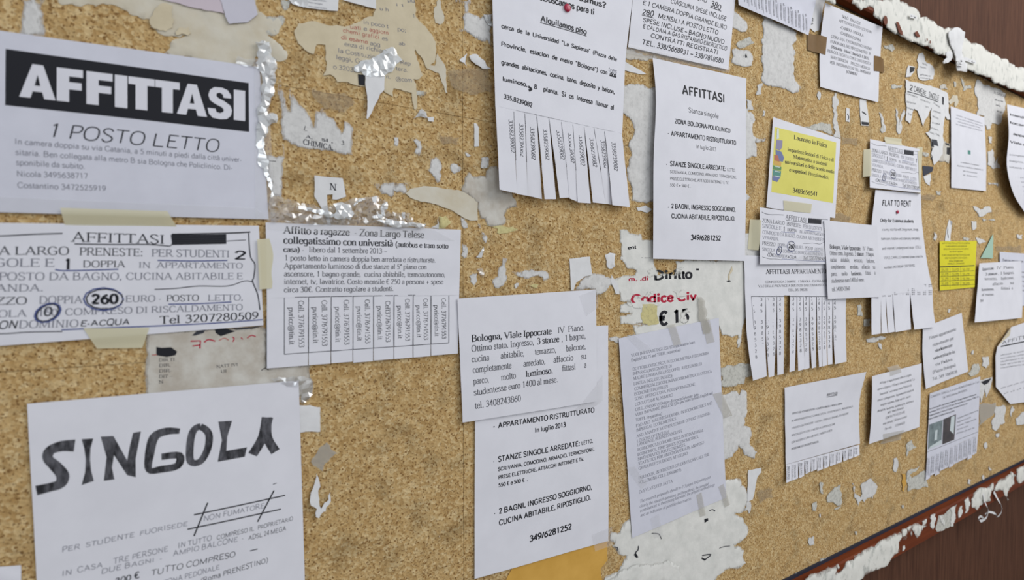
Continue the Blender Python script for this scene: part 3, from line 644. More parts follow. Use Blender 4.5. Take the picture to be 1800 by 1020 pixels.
hw('300 €', (540, 1040), (660, 1008), 10, 'ink_dark', 'K'); hw('TUTTO COMPRESO', (710, 1000), (1112, 908), 10, 'ink_dark'); k.line(z((1180, 882), (1215, 873)), 1.6, 'ink_dark')
hw('ZONA PEDONALE', (770, 1045), (1037, 968), 8.5); hw('(Roma PRENESTINO)', (945, 1035), (1265, 935), 8.5, 'ink_dark'); k.line(z((1288, 568), (1305, 562)), 1.2)
k.done()
f = quad('paper_sheet', (-60, 1000), (37, 994), (38, 1080), (-60, 1090), 1.2, 'corner of a blank white sheet at the lower left edge, left of the SINGOLA sheet', cat='sheet')

# Bologna, Viale Ippocrate (three copies)
BC = [('Bologna, Viale Ippocrate', 828.7, 600.8, 969.6, 587.5, 'S'), ('IV  Piano.', 980, 586, 1028, 580.6, 's'), ('Ottimo stato. Ingresso,', 828.7, 618.8, 939, 606, 's'), ('3 stanze', 944, 605.5, 983, 601, 'S'), (', 1 bagno,', 987, 600.5, 1030, 595, 's'),
      ('cucina', 829, 637, 860, 633.5, 's'), ('abitabile,', 880, 631, 922, 626, 's'), ('terrazzo,', 940, 624, 978, 619.5, 's'), ('balcone,', 995, 618, 1030, 613.5, 's'),
      ('completamente', 831, 656, 899, 647.5, 's'), ('arredato,', 920, 645, 959, 640, 's'), ('affaccio', 973, 638, 1008, 633.5, 's'), ('su', 1021, 632, 1031, 630.5, 's'),
      ('parco,', 832, 676, 860, 672, 's'), ('molto', 881, 669, 907, 665, 's'), ('luminoso.', 924, 663, 972, 656, 'S'), ('fittasi', 988, 653, 1012, 649.5, 's'), ('a', 1027, 647, 1031, 646, 's'),
      ('studentesse euro 1400 al mese.', 833, 695.6, 981, 671.7, 's'), ('tel. 3408243860', 834.6, 719, 916, 705, 's')]
def bologna(sh, dx=0):
    k = Ink(sh)
    for t_, x0, y0, x1, y1, st in BC:
        a, b = fb.inv([(x0, y0), (x1, y1)])
        if a[0]+dx > 0 and b[0]+dx < 1.05: k.t(t_, a[0]+dx, a[1], b[0]+dx, b[1], 10.5/205, st, 'ink_dark' if st == 's' else 'ink_black', uv=True)
    k.done()

# the AFFITTASI stanza singole notice (two copies)
def stanza(sh, L):
    k = Ink(sh)
    for t_, x0, y0, x1, y1, c, st in L: k.t(t_, x0, y0, x1, y1, c, st, 'ink_black')
    k.done()
f = quad('flyer', (835, 586), (1069, 572), (1069, 951), (834, 1018), (1.5, 1.5, 2, 2), 'tall sheet APPARTAMENTO RISTRUTTURATO, its top hidden under the Viale Ippocrate sheet', bulge=.8)
z = lambda x, y: (780+x/1.888, 480+y/1.888)
L = []
for t_, a, b, c, st in (('ZONA BOLOGNA-POLICLINICO', (205, 470), (476, 419), 9, 'H'), ('APPARTAMENTO RISTRUTTURATO', (180, 515), (500, 462), 8.7, 'H'), ('-', (163, 516), (171, 515), 8, 'H'), ('In luglio 2013', (302, 530), (405, 510), 8, 'H'),
                      ('STANZE SINGOLE ARREDATE:', (180, 627), (452, 573), 9, 'H'), ('LETTO,', (457, 571), (495, 563), 6, 'H'), ('SCRIVANIA, COMODINO, ARMADIO, TERMOSIFONE,', (180, 658), (500, 590), 6.2, 'H'),
                      ('PRESE ELETTRICHE, ATTACCHI INTERNET E TV.', (181, 685), (466, 622), 6.2, 'H'), ('550 € e 580 €  .', (181, 711), (280, 690), 6.2, 'H'), ('2 BAGNI, INGRESSO SOGGIORNO,', (183, 800), (492, 718), 9, 'H'),
                      ('CUCINA ABITABILE, RIPOSTIGLIO.', (183, 838), (488, 752), 9, 'H'), ('349/6281252', (284, 893), (425, 850), 10, 'H'), ('.', (165, 628), (168, 627), 8, 'H'), ('.', (168, 800), (171, 799), 8, 'H')):
    L.append((t_, *z(*a), *z(*b), c, st))
stanza(f, L)
tapeon(f, [(1040, 940), (1076, 926), (1078, 958), (1046, 970)], 'tape_clear')
fb = quad('flyer', (804, 525), (1047, 509), (1049, 706), (813, 743), (4, 4, 5, 4.5), 'crisp Bologna, Viale Ippocrate sheet in the middle, overlapping a tall sheet below it', bulge=1.0)
bologna(fb)
tapeon(fb, [(1018, 520), (1050, 508), (1052, 540), (1030, 556)], 'tape_clear'); tapeon(fb, [(1012, 722), (1070, 650), (1068, 700), (1034, 726)], 'tape_clear')

# Spanish flyer with ten tabs
f = Sheet('flyer', [(862, -95, 3, 1112, -3, 3), (867, 60, 9, 1099, 110, 5), (870.6, 186, 13, 1093.5, 235, 7)], 'tall Spanish flyer Alquilamos piso with ten hanging number tabs and a red pin', bulge=2)
fs = f; k = Ink(f); z = lambda x, y: (840+x/2.55, y/2.55)
k.t('busca Erasmus?', *z(300, -41), *z(573, 36), 11, 'H'); k.t('¿Buscamos para ti', *z(275, -2), *z(522, 66), 11, 'H'); k.t('Alquilamos piso', *z(280, 95), *z(487, 155), 10, 'H'); k.line([z(280, 101), z(487, 162)], 1.3)
for t_, a, b in (('cerca de la Universidad “La Sapienza” (Piazza delle', (105, 125), (622, 275)), ('Provincie, estacion de metro “Bologna”) con dos', (103, 205), (620, 347)),
                 ('grandes abitaciones, cocina, baño, deposito y balcon,', (105, 287), (613, 422)), ('luminoso,  8  planta. Si os interesa llamar al', (110, 362), (610, 493)), ('335.8239082', (115, 440), (243, 482))):
    k.t(t_, *z(*a), *z(*b), 7.4, 'H', fit='j' if ' ' in t_ else None)
k.t('tres', *z(583, 318), *z(622, 330), 8, 'k', 'ink_grey'); k.line([z(590, 338), z(620, 346)], 2.5, 'ink_black'); k.line([z(226, 388), z(240, 400), z(228, 406)], 4, 'ink_black'); k.done()
tops = [78, 160, 210, 263, 318, 373, 425, 475, 520, 567, 645.5]; bt = [(97, 850, 175, 868), (175, 870, 222, 878), (222, 878, 287, 893), (299, 893, 350, 893), (366, 888, 411, 886), (411, 890, 447, 905), (447, 908, 505, 912), (515, 908, 572, 914), (572, 914, 603, 918), (603, 920, 681, 929)]
tx = [(138, 535, 150, 685), (186, 553, 192, 702), (235, 568, 241, 715), (292, 577, 305, 717), (352, 583, 372, 717), (404, 595, 418, 730), (453, 605, 461, 743), (501, 617, 517, 748), (550, 627, 567, 755), (599, 635, 611, 765)]
lt = lambda x: 13-6*(x-78)/567
for i in range(10):
    x0, x1 = tops[i], tops[i+1]; b = bt[i]; ty = lambda x: 474+125*(x-78)/567
    a0, a1 = z(x0, ty(x0)), z(x1, ty(x1)); m0 = z((x0+b[0])/2+1, (ty(x0)+b[1])/2); m1 = z((x1+b[2])/2-1, (ty(x1)+b[3])/2); q = R.uniform(-2, 3)
    s_ = Sheet('tear_off_tab', [(*a0, lt(x0), *a1, lt(x1)), (*m0, lt(x0)+q*.3, *m1, lt(x1)+q*.3), (*z(b[0], b[1]), lt(x0)-1+q, *z(b[2], b[3]), lt(x1)-1+q)], parent=f.obj, wr=.0003)
    k = Ink(s_); k.t('3358239082', *z(*tx[i][:2]), *z(*tx[i][2:]), 7.2, 's', 'ink_dark')
    if i: k.line([z(x0+1, ty(x0)+8), z(x0+(b[0]-x0)*.6+1.5, ty(x0)+(b[1]-ty(x0))*.6)], .7, 'ink_dark')
    k.done()

# AFFITTASI stanza singole
f = Sheet('flyer', [(1147, 102, 4, 1312, 138, 2), (1152, 155, 7, 1311, 187, 2.5), (1149, 278, 10, 1311, 297, 3), (1148, 455, 6, 1309, 459, 5)], 'tall white AFFITTASI Stanza singole sheet, right of the Spanish flyer', bulge=2)
z = lambda x, y: (1080+x/2.17, y/2.17); L = []
for t_, a, b, c, st in (('AFFITTASI', (258, 358), (422, 392), 15, 'H'), ('Stanza singole', (282, 428), (397, 452), 8.5, 'h'), ('ZONA BOLOGNA-POLICLINICO', (230, 470), (442, 507), 7.5, 'H'), ('-', (203, 514), (208, 515), 7, 'H'),
                      ('APPARTAMENTO RISTRUTTURATO', (215, 518), (464, 554), 8, 'H'), ('In luglio 2013', (312, 565), (388, 577), 6.5, 'h'), ('STANZE SINGOLE ARREDATE:', (212, 633), (425, 652), 8, 'H'), ('LETTO,', (430, 652), (462, 656), 5, 'h'),
                      ('SCRIVANIA, COMODINO, ARMADIO, TERMOSIFONE,', (212, 660), (467, 682), 5, 'h'), ('PRESE ELETTRICHE, ATTACCHI INTERNET E TV.', (212, 686), (437, 703), 5, 'h'), ('550 € e 580 € .', (212, 710), (292, 716), 5, 'h'),
                      ('2 BAGNI, INGRESSO SOGGIORNO,', (217, 794), (462, 808), 7.6, 'H'), ('CUCINA ABITABILE, RIPOSTIGLIO.', (217, 832), (460, 842), 7.6, 'H'), ('349/6281252', (291, 915), (406, 918), 8.6, 'H'), ('.', (198, 628), (201, 628), 8, 'H'), ('.', (205, 792), (208, 792), 8, 'H')):
    L.append((t_, *z(*a), *z(*b), c, st))
stanza(f, L); fst = f

# marker-written card at the top
f = quad('flyer', (1119, -70), (1294, -22), (1280, 123), (1104, 83), 3, 'flyer in black marker capitals, 1 CAMERA DOPPIA, at the top edge', bulge=1)
k = Ink(f)
for t_, a, b, c in (('SINGOLE EURO', (215, -32), (352, 10), 7), ('380', (365, 22), (405, 38), 9), ('CIASCUNA SPESE INCLUSE', (213, 10), (425, 80), 7.5), ('E 1 CAMERA DOPPIA GRANDE EURO', (107, 16), (427, 113), 7.5), ('280', (105, 52), (148, 64), 9), ('MENSILI A POSTO LETTO', (165, 68), (395, 132), 7.5),
                  ('SPESE INCLUSE – BAGNO NUOVO', (108, 82), (418, 168), 7.5), ('E CALDAIA A GAS RISPARMIO ENERGETICO', (107, 106), (428, 193), 7), ('CONTRATTI REGISTRATI', (137, 142), (395, 208), 7.5), ('TEL. 338/5668931 – 338/7818580', (103, 168), (415, 242), 8.5)):
    k.t(t_, *z(*a), *z(*b), c, 'K')
k.line([z(105, 57), z(150, 69)], 1.2); k.line([z(365, 27), z(407, 43)], 1.2)
k.done(); tapeon(f, [(1104, 78), (1284, 118), (1282, 128), (1100, 92)], 'tape_clear')

# English lessons sheet
f = quad('flyer', (1087, 595), (1263, 559), (1276, 875), (1111, 946), 2, 'sheet of dense small grey English-lesson text, held by short strips of clear tape', m='paper_grey', bulge=1)
k = Ink(f); z = lambda x, y: (1060+x/1.759, 440+y/1.759)
for t_, a, b in (('VUOI IMPARARE INGLESE?(Do you want to learn', (87, 330), (284, 288)), ('English?,IELTS and TOEFL preparation)', (87, 345), (240, 312)), ('DOTTORE DI RICERCA IN ECONOMETRIA E ECONOMIA', (92, 373), (327, 322)),
    ('IMPERICA,INSEGNANTE DI', (92, 387), (213, 362)), ('MADRE LINGUA INGLESE OFFRE  RIPETIZIONE DI', (94, 402), (306, 355)), ('LINGUA INGLESE, INGLESE', (95, 418), (216, 392)), ('COMMERCIALE,ECONOMIA,ECONOMETRIA,STATISTICA', (97, 434), (336, 378)),
    ('ECONOMETRIA,I PREZZI', (97, 450), (201, 425)), ('SONO 10EURO L\'ORA. PER INFORMAZIONE', (98, 465), (285, 418)), ('CONTATTAMI AL NUMERO', (99, 482), (216, 452)), ('CELL.3396508275 Dottore di ricerca:Sylvester Jatta', (100, 498), (295, 450)),
    ('VUOI IMPARARE INGLESE?(Do you want to learn English and', (100, 514), (339, 445)), ('TOEFL Preparation)', (101, 530), (183, 510)), ('P.hD AND  MASTER\'S HOLDER  IN ECONOMETRICS AND', (102, 548), (338, 476)), ('IMPERICAL ECONOMETRICS', (103, 562), (226, 525)),
    ('AND A NATIVE MOTHER TONGUE OFFERS TEACHING', (104, 580), (331, 508)), ('LESSONS OF ENGLISH', (105, 595), (204, 565)), ('LANGUAGE, BUSINESS ENGLISH,', (106, 607), (245, 562)), ('ECONOMICS,ECONOMETRICS,INTERNATIONAL', (107, 622), (311, 560)),
    ('ECONOMICS, TIME SERIES ECONOMETRICS,', (107, 637), (296, 580)), ('MATHEMATICS FOR ECONOMISTS,', (108, 651), (256, 605)), ('STATISTICS FOR UNDERGRADUATE AND POST-', (109, 665), (315, 598)), ('GRADUATE STUDENTS AT 10EURO', (110, 680), (262, 632)),
    ('PER HOUR. INTERESTED STUDENTS CAN CALL THE', (110, 710), (328, 635)), ('FOLLOWING CELL:3396508275', (110, 724), (242, 683)), ('Dr.SYLVESTER JATTA', (111, 753), (215, 718)), ('The research proposals should be 2-3 pages long setting out', (113, 782), (332, 705)),
    ('clearly the research questions, and hypothesis, the intended', (113, 797), (326, 727)), ('contributions to theexisting literature, the propose methodology', (114, 811), (345, 729)), ('and an indication of possible data sources', (115, 825), (272, 772))):
    k.t(t_, *z(*a), *z(*b), 5.2, 'I' if a[1] > 770 else 's', 'ink_grey')
k.done()
for q in (((72, 268), (98, 262), (150, 305), (120, 318)), ((305, 215), (328, 210), (345, 283), (320, 290)), ((198, 232), (222, 228), (242, 290), (218, 296)), ((338, 445), (368, 438), (402, 512), (374, 520)), ((70, 672), (98, 668), (138, 722), (118, 740)),
          ((145, 830), (172, 815), (188, 885), (160, 892)), ((288, 758), (304, 748), (318, 820), (300, 826)), ((356, 732), (372, 722), (394, 788), (378, 796))):
    tapeon(f, [z(*p) for p in q], 'tape_grey' if q[0][0] > 150 else 'tape_clear')

# top tab flyer
f = quad('flyer', (1286, -75), (1436, -10), (1421, 62), (1298, 9), (4, 4, 7, 7), 'flyer bottom with number tabs at the top edge, left of SOLO RAGAZZE', m='paper_grey', wr=.0006)
k = Ink(f); z = lambda x, y: (1300+x/4.25, y/4.25)
for i in range(9):
    x = 28+i*55; yb = 18+i*27
    for j in range(2): k.t('tel. 3284455071' if j else 'camera singola', *z(x+j*20, yb-130), *z(x+6+j*20, yb+(5 if j else -6)), 2.9, 's', 'ink_dark')
    if i: k.line([z(x-16, yb-130), z(x-12, yb+2)], .7, 'ink_grey')
k.done()

# SOLO RAGAZZE
f = Sheet('flyer', [(1450, 5, 12, 1551, 48, 12), (1441, 85, 4, 1546, 112, 4), (1441, 153, 3, 1543.5, 180, 4)], 'white SOLO RAGAZZE sheet held by two squares of brown parcel tape, top right', bulge=1)
k = Ink(f)
for t_, a, b in (('SOLO   RAGAZZE', (765, 132), (903, 187)), ('AFFITTASI POSTO LETTO IN', (740, 163), (985, 250)), ('•CAMERA SINGOLA', (750, 212), (925, 276)), ('•CAMERA DOPPIA', (748, 252), (905, 314)), ('(ZONA VIA  F.FIORENTINO, VICINO', (683, 280), (985, 376)),
                 ('PANORAMA, NEI PRESSI METRO   B', (677, 318), (978, 413)), ('(Pietralata - Monti Tiburtini)  E BUS.', (683, 358), (968, 448)), ('BEN COLLEGATA CON L\'UNIVERSITA\' .', (655, 388), (993, 492)), ('MAX SERIETA\'    PREZZO MODICO', (680, 435), (972, 525)),
                 ('PER  INFORMAZIONI TEL. 064066650', (675, 475), (978, 560)), ('3475888767', (795, 545), (880, 566))): k.t(t_, *z(*a), *z(*b), 4.9, 'S' if 'Pietra' in t_ or t_[0] == '3' else 's', 'ink_black')
k.done()
tapeon(f, [z(527, 235), z(652, 280), z(640, 411), z(518, 370)], 'brown_tape', label='brown parcel tape'); tapeon(f, [z(1003, 415), z(1091, 433), z(1090, 541), z(1002, 530)], 'brown_tape', label='brown parcel tape')

# yellow Laureato in Fisica
f = Sheet('flyer', [(1358.8, 206, 3, 1477.6, 244.7, 3), (1353, 285, 5, 1472, 314, 4), (1347, 364.7, 3.5, 1467.5, 383.5, 5)], 'white edged pale yellow Laureato in Fisica flyer with a stack of books picture', bulge=1.5)
k = Ink(f); z = lambda x, y: (1300+x/4.25, 200+y/4.25)
k.poly([z(262, 98), z(722, 215), z(697, 668), z(237, 585)], 'yellow', off=.00008)
for t_, a, b, c in (('Laureato in Fisica', (405, 190), (652, 254), 7.5), ('impartisce lezioni di Fisica e di', (358, 278), (703, 358), 6.3), ('Matematica a studenti', (400, 333), (655, 392), 6.3), ('universitari e delle scuole medie', (338, 370), (707, 448), 6.3), ('e superiori. Prezzi modici.', (370, 430), (668, 490), 6.3), ('3403656541', (395, 588), (582, 618), 8)):
    k.t(t_, *z(*a), *z(*b), c, 'S', 'ink_black')
for m_, p in (('book_violet', ((275, 195), (320, 200), (318, 250), (300, 275), (268, 262))), ('book_blue', ((268, 268), (312, 285), (332, 330), (322, 360), (285, 350), (270, 310))), ('photo_pale', ((280, 110), (292, 112), (294, 185), (276, 190))), ('book_red', ((258, 305), (285, 312), (300, 360), (258, 348))),
               ('book_orange', ((255, 350), (312, 365), (308, 392), (253, 380))), ('book_green', ((250, 385), (312, 398), (310, 425), (248, 415))), ('book_teal', ((248, 418), (310, 430), (306, 470), (245, 462))), ('book_blue', ((244, 465), (304, 475), (280, 510), (243, 497)))):
    k.poly([z(*q) for q in p], m_, off=.0003)
for i in range(3): k.poly([z(262, 390+i*36), z(300, 398+i*36), z(299, 404+i*36), z(261, 396+i*36)], 'photo_pale', off=.0004)
k.done({'yellow': 'yellow_panel', 'photo_pale': 'printed_picture'}); tapeon(f, [z(325, 648), z(540, 675), z(530, 742), z(330, 726)], 'tape_cream')

# copies of the handwritten notice
f = Sheet('flyer', [(1307, 449, 3, 1484, 455, 3), (1308.5, 480, 3, 1486, 485, 3.5), (1309.5, 519, 3.5, 1487, 520, 5)], 'flyer AFFITTASI APPARTAMENTO with a fringe of curling number tabs, one torn off', wr=.0003)
z = lambda x, y: (1290+x/3.188, 360+y/3.188); k = Ink(f)
k.t('AFFITTASI APPARTAMENTO', *z(180, 389), *z(518, 384), 8, 'S'); k.t('COMPOSTO DA 2 DOPPIE - 1 SINGOLA - CUCINA ABITABILE', *z(175, 440), *z(558, 432), 4, 's', 'ink_black'); k.t('V.LE DELLE PROVINCE A DUE PASSI DALL\'UNIVERSITA\' LA SAPIENZA', *z(137, 463), *z(590, 454), 4, 's', 'ink_black')
k.t('CELL. 345- 3985328', *z(305, 485), *z(412, 483), 4.3, 's', 'ink_black'); k.done(); fa = f
cx = [115, 155, 190, 223, 260, None, 334, 372, 405, 440, 478, 508, 535, 567]
tt = [((62, 175), (107, 987, 183, 962), (115, 155)), ((175, 240), (195, 968, 225, 960), (190, 223)), ((240, 282), (244, 956, 278, 948), (260,)), ((313, 352), (311, 938, 341, 930), (334,)), ((352, 388), (360, 932, 396, 922), (372,)), ((388, 422), (397, 924, 423, 915), (405,)),
      ((422, 462), (437, 918, 460, 911), (440,)), ((462, 492), (477, 911, 493, 906), (478,)), ((492, 520), (496, 907, 521, 900), (508,)), ((520, 553), (526, 898, 551, 893), (535,)), ((553, 628), (566, 894, 630, 880), (567,))]
for (a, b), q, cs in tt:
    T0 = 507; l0 = 3.5+1.5*(a-62)/566; l1 = 3.5+1.5*(b-62)/566; e = R.uniform(-2, 5); ta, tb = z(a, T0), z(b, T0)
    ma, mb_ = z(a+(q[0]-a)*.25, (T0+q[1])/2), z(b+(q[2]-b)*.25-2, (T0+q[3])/2)
    s_ = Sheet('tear_off_tab', [(*ta, l0, *tb, l1), (*ma, l0+1+e*.3, *mb_, l1+1+e*.3), (*z(q[0], q[1]), l0+2+e, *z(q[2], q[3]), l1+2+e)], parent=f.obj, wr=.0003); k = Ink(s_)
    for c in cs:
        y0 = 540-6*(c-115)/450; y1 = 862-62*(c-115)/452; dx = ((q[0]+q[2])/2-(a+b)/2)*.45
        for i, ch in enumerate('345 3985328'):
            if ch != ' ': y = y0+(y1-y0)*i/10; x = c-7+dx*(i/10)**1.6; k.t(ch, *z(x, y), *z(x+11, y-.5), 5.6, 's', 'ink_dark')
    k.line([z(a+1.5 if a > 70 else 97, 515), z(b-1 if b < 600 else 590, 515)], .8, 'ink_dark')
    k.line([z(a+1.5 if a > 70 else 97, 515), z((a if a > 70 else 97)+(q[0]-a)*.3+2, 700)], .6, 'ink_dark'); k.done()
f = quad('flyer', (1335.5, 364.7), (1459, 381), (1453, 464), (1335.5, 465), (7.5, 7.5, 7.5, 7.5), 'small handwritten AFFITTASI copy over the top of the curling tab flyer', wr=.0003); notice(f, '1', .33)
tapeon(f, [(1324, 385), (1338, 387), (1334, 440), (1320, 438)], 'tape_cream'); tapeon(f, [(1398, 455), (1462, 425), (1462, 450), (1404, 468)], 'tape_clear')

# FLAT TO RENT
f = Sheet('flyer', [(1538.5, 334, 6, 1618, 340, 3), (1532, 393, 10, 1621, 396, 4), (1531.5, 470, 12, 1631, 470, 5), (1531.7, 521, 12, 1639, 510, 6)], 'FLAT TO RENT flyer for students with a magenta pin and bottom tabs', bulge=1.5)
k = Ink(f); z = lambda x, y: (1520+x/3.779, 230+y/3.779)
k.t('FLAT TO RENT', *z(115, 498), *z(309, 503), 10, 'H'); k.t('Only for Erasmus students', *z(102, 605), *z(325, 610), 5.5, 'H')
for t_, a, b in (('a sunny, nice flat with 2 large rooms, storage,', (115, 664), (358, 663)), ('bathroom, kitchen and a balcony completely', (110, 725), (367, 722)), ('and internet. Underground stops - COLLI', (115, 790), (378, 780)), ('VIALE CAMILLO Interested please contact the', (127, 852), (387, 842)), ('numbers 340100069 / 3397589402', (128, 917), (333, 902))):
    k.t(t_, *z(*a), *z(*b), 4.3, 'h', 'ink_dark')
k.done(); z = lambda x, y: (1520+x/3, 480+y/3); fl = f
for (a, b), q in (((35, 85), (35, 327, 84, 320)), ((85, 110), (88, 319, 121, 317)), ((110, 146), (124, 316, 158, 310)), ((146, 238), (162, 312, 243, 298)), ((238, 357), (261, 299, 372, 284))):
    ty = lambda x: 123-33*(x-35)/322; lf = lambda x: 12-6*(x-35)/322; e = R.uniform(0, 3)
    s_ = Sheet('tear_off_tab', [(*z(a, ty(a)), lf(a), *z(b, ty(b)), lf(b)), (*z(a+(q[0]-a)*.5, (ty(a)+q[1])/2), lf(a), *z(b+(q[2]-b)*.3-1, (ty(b)+q[3])/2), lf(b)), (*z(q[0], q[1]), lf(a)+e, *z(q[2], q[3]), lf(b)+e)], parent=f.obj, wr=.0003); k = Ink(s_)
    n = max(1, round((b-a)/28))
    for i in range(n):
        x = a+(i+.3)*(b-a)/n; y0 = 66 if a > 130 else 125
        for j in range(6 if a > 130 else 1): k.t('340 100', *z(x, y0+j*10), *z(x+17, y0+j*10-1), 2.1, 's', 'ink_dark')
    k.done()
f = Sheet('flyer', [(1529, 244.6, 4, 1615.8, 261.8, 4), (1529, 330, 10, 1618, 339, 10)], 'small handwritten AFFITTASI copy just above the FLAT TO RENT flyer', wr=.0003); notice(f, '1', .26)
tapeon(f, [(1557, 240), (1587, 244), (1586, 256), (1556, 252)], 'tape_cream'); tapeon(f, [(1613, 258), (1624, 258), (1626, 340), (1616, 340)], 'tape_cream'); tapeon(f, [(1522, 262), (1531, 262), (1531, 310), (1523, 310)], 'tape_cream')
f = quad('flyer', (1448, 387), (1541, 397), (1549, 522), (1455, 526), (9, 14.5, 15, 9), 'Bologna, Viale Ippocrate copy wedged between the curling tab flyer and FLAT TO RENT', wr=.0004); bologna(f)

# small sheets at the right
f = Sheet('flyer', [(1671, 187, 3, 1730, 206.5, 3), (1672, 262, 4, 1733, 275, 3), (1672, 330, 3, 1733, 336, 4)], 'narrow white sheet with faint centred print, right of the torn camere singole scrap', wr=.0003); k = Ink(f)
k.para(['affitto in appartamento', 'zona universita, camera', 'singola e posto letto', 'in doppia ben collegata'], (1680, 203), (1727, 218), (1680, 219), (1727, 231), 2.2, 's', 'ink_grey', ctr=True)
k.para(['a studenti o lavoratori', 'AMPIA CAMERA SINGOLA', 'per informazioni', 'tel. 3470011223'], (1682, 285), (1728, 293), (1682, 307), (1728, 314), 2.2, 's', 'ink_dark', ctr=True); k.poly([(1701, 264), (1706, 265), (1706, 272), (1701, 271)], 'book_teal'); k.done()
f = Sheet('flyer', [(1770, 183.5, 22, 1866, 205, 8), (1773, 238, 24, 1866, 255, 8), (1770, 293, 24, 1866, 305, 8), (1781, 340, 20, 1866, 350, 8), (1803, 376, 14, 1866, 385, 8)], 'partly visible bulging flyer with bold lines at the far right edge', bulge=3)
k = Ink(f)
for i, t_ in enumerate(('Intendiamo affittare', 'locanda camere', 'appartamento in', 'Viale delle Provincie')): k.t(t_, 1775+(i == 2)*6, 203+i*14+(i > 1)*6, 1845, 219+i*14+(i > 1)*6, 4, 'H', 'ink_black')
for i, t_ in enumerate(('composto da due camere e', 'bagno, cucina abitabile', 'libero subito a studenti')): k.t(t_, 1774, 273+i*11, 1850, 284+i*10, 3, 'H', 'ink_dark')
for i in range(7): k.t('- - posto letto tel 06445', 1784+i*2.5, 312+i*8, 1850, 318+i*7, 2, 's', 'ink_grey')
k.done()
f = quad('flyer', (1651.5, 424.5), (1716.6, 423.7), (1712.7, 505), (1652, 511), 3, 'small bright yellow flyer with bold black lines and a phone grid', m='yellow_bright', wr=.0003); k = Ink(f); z = lambda x, y: (1520+x/3.779, 230+y/3.779)
k.para(['AFFITTASI PER LETTO IN DOPPIA', 'in appartamento composto da', 'cameretta ampia cucina con salone', 'servizi ed ingresso'], z(512, 753), z(700, 752), z(512, 808), z(700, 806), 2.6, 'H', 'ink_black', ctr=True)
k.para(['EURO 250,00 CONTRATTO REGOLARE', 'RISCALDAMENTO ED ACQUA', 'inclusi, no spese extra', 'MENSILE - CHIAMARE'], z(512, 832), z(700, 830), z(512, 890), z(700, 886), 2.7, 'H', 'ink_black', ctr=True)
k.line([z(500, 905), z(728, 896)], 1.8); k.line([z(565, 903), z(566, 1045)], .7); k.line([z(636, 900), z(638, 1038)], .7)
for i in range(4):
    k.line([z(503, 940+i*30), z(728, 930+i*30)], .7)
    for j in range(3): k.t('TEL 3396', *z(508+j*70, 925+i*31), *z(556+j*70, 923+i*31), 2.4, 'H'); k.t('affitto 06', *z(508+j*70, 935+i*31), *z(556+j*70, 932+i*31), 1.6, 'H')
k.done({'ink_black': 'lettering'})
f = Sheet('flyer', [(1621.7, 576.7, 3, 1690, 550, 5), (1622, 630, 4, 1696, 602, 3), (1627, 684, 4, 1701.7, 653, 3)], 'skewed Fittasi appartamento note in large serif print, below the FLAT TO RENT tabs', bulge=1)
k = Ink(f); z = lambda x, y: (1520+x/3, 480+y/3)
for t_, a, b, st in (('Fittasi appartamento', (338, 352), (482, 303), 's'), ('ristrutturato per', (358, 388), (470, 350), 's'), ('studentesse', (370, 418), (462, 387), 'S'), ('universitarie in', (362, 458), (476, 422), 'S'), ('via Padova', (372, 492), (462, 462), 's'), ('(Piazza Bologna)', (358, 532), (480, 492), 's'), ('Tel. 349 1869838', (356, 568), (488, 527), 's')):
    k.t(t_, *z(*a), *z(*b), 5.2, st, 'ink_dark' if st == 's' else 'ink_black')
k.done()
f = quad('flyer', (1757, 443), (1850, 449), (1850, 535), (1757, 540), 2.5, 'greyish sheet peeking out above the cropped Viale Ippocrate sheet at the right edge', m='paper_grey'); k = Ink(f); k.t('Stanza ampia con balcone', 1762, 459, 1815, 463, 4, 'K', 'ink_dark')
for i in range(5): k.t('libera da subito', 1796, 480+i*8, 1830, 481+i*8, 2.5, 's', 'ink_dark')
k.done()
f = Sheet('flyer', [(1721, 463, 6, 1795, 459, 6), (1716, 530, 9, 1797, 527, 6), (1713, 567, 14, 1796, 559, 8)], 'cropped Viale Ippocrate copy with its left edge curled, near the right edge', bulge=1); k = Ink(f); z = lambda x, y: (1520+x/3.779, 230+y/3.779)
for t_, a, b, st in (('Ippocrate', (780, 928), (857, 922), 'S'), ('IV  Piano.', (875, 920), (993, 914), 's'), ('3 stanze', (800, 962), (880, 957), 'S'), (', 1 bagno,', (885, 957), (993, 950), 's'), ('terrazzo,', (795, 992), (880, 990), 's'), ('balcone,', (905, 990), (993, 984), 's'),
                   ('affaccio', (848, 1028), (918, 1022), 's'), ('su', (965, 1020), (990, 1018), 's'), ('luminoso.', (775, 1064), (860, 1060), 'S'), ('fittasi', (905, 1056), (965, 1054), 's'), ('a', (975, 1054), (984, 1053), 's'), ('al mese.', (775, 1098), (860, 1094), 's'), ('3860', (765, 1138), (788, 1136), 's')):
    k.t(t_, *z(*a), *z(*b), 4.6, st, 'ink_dark')
k.done()
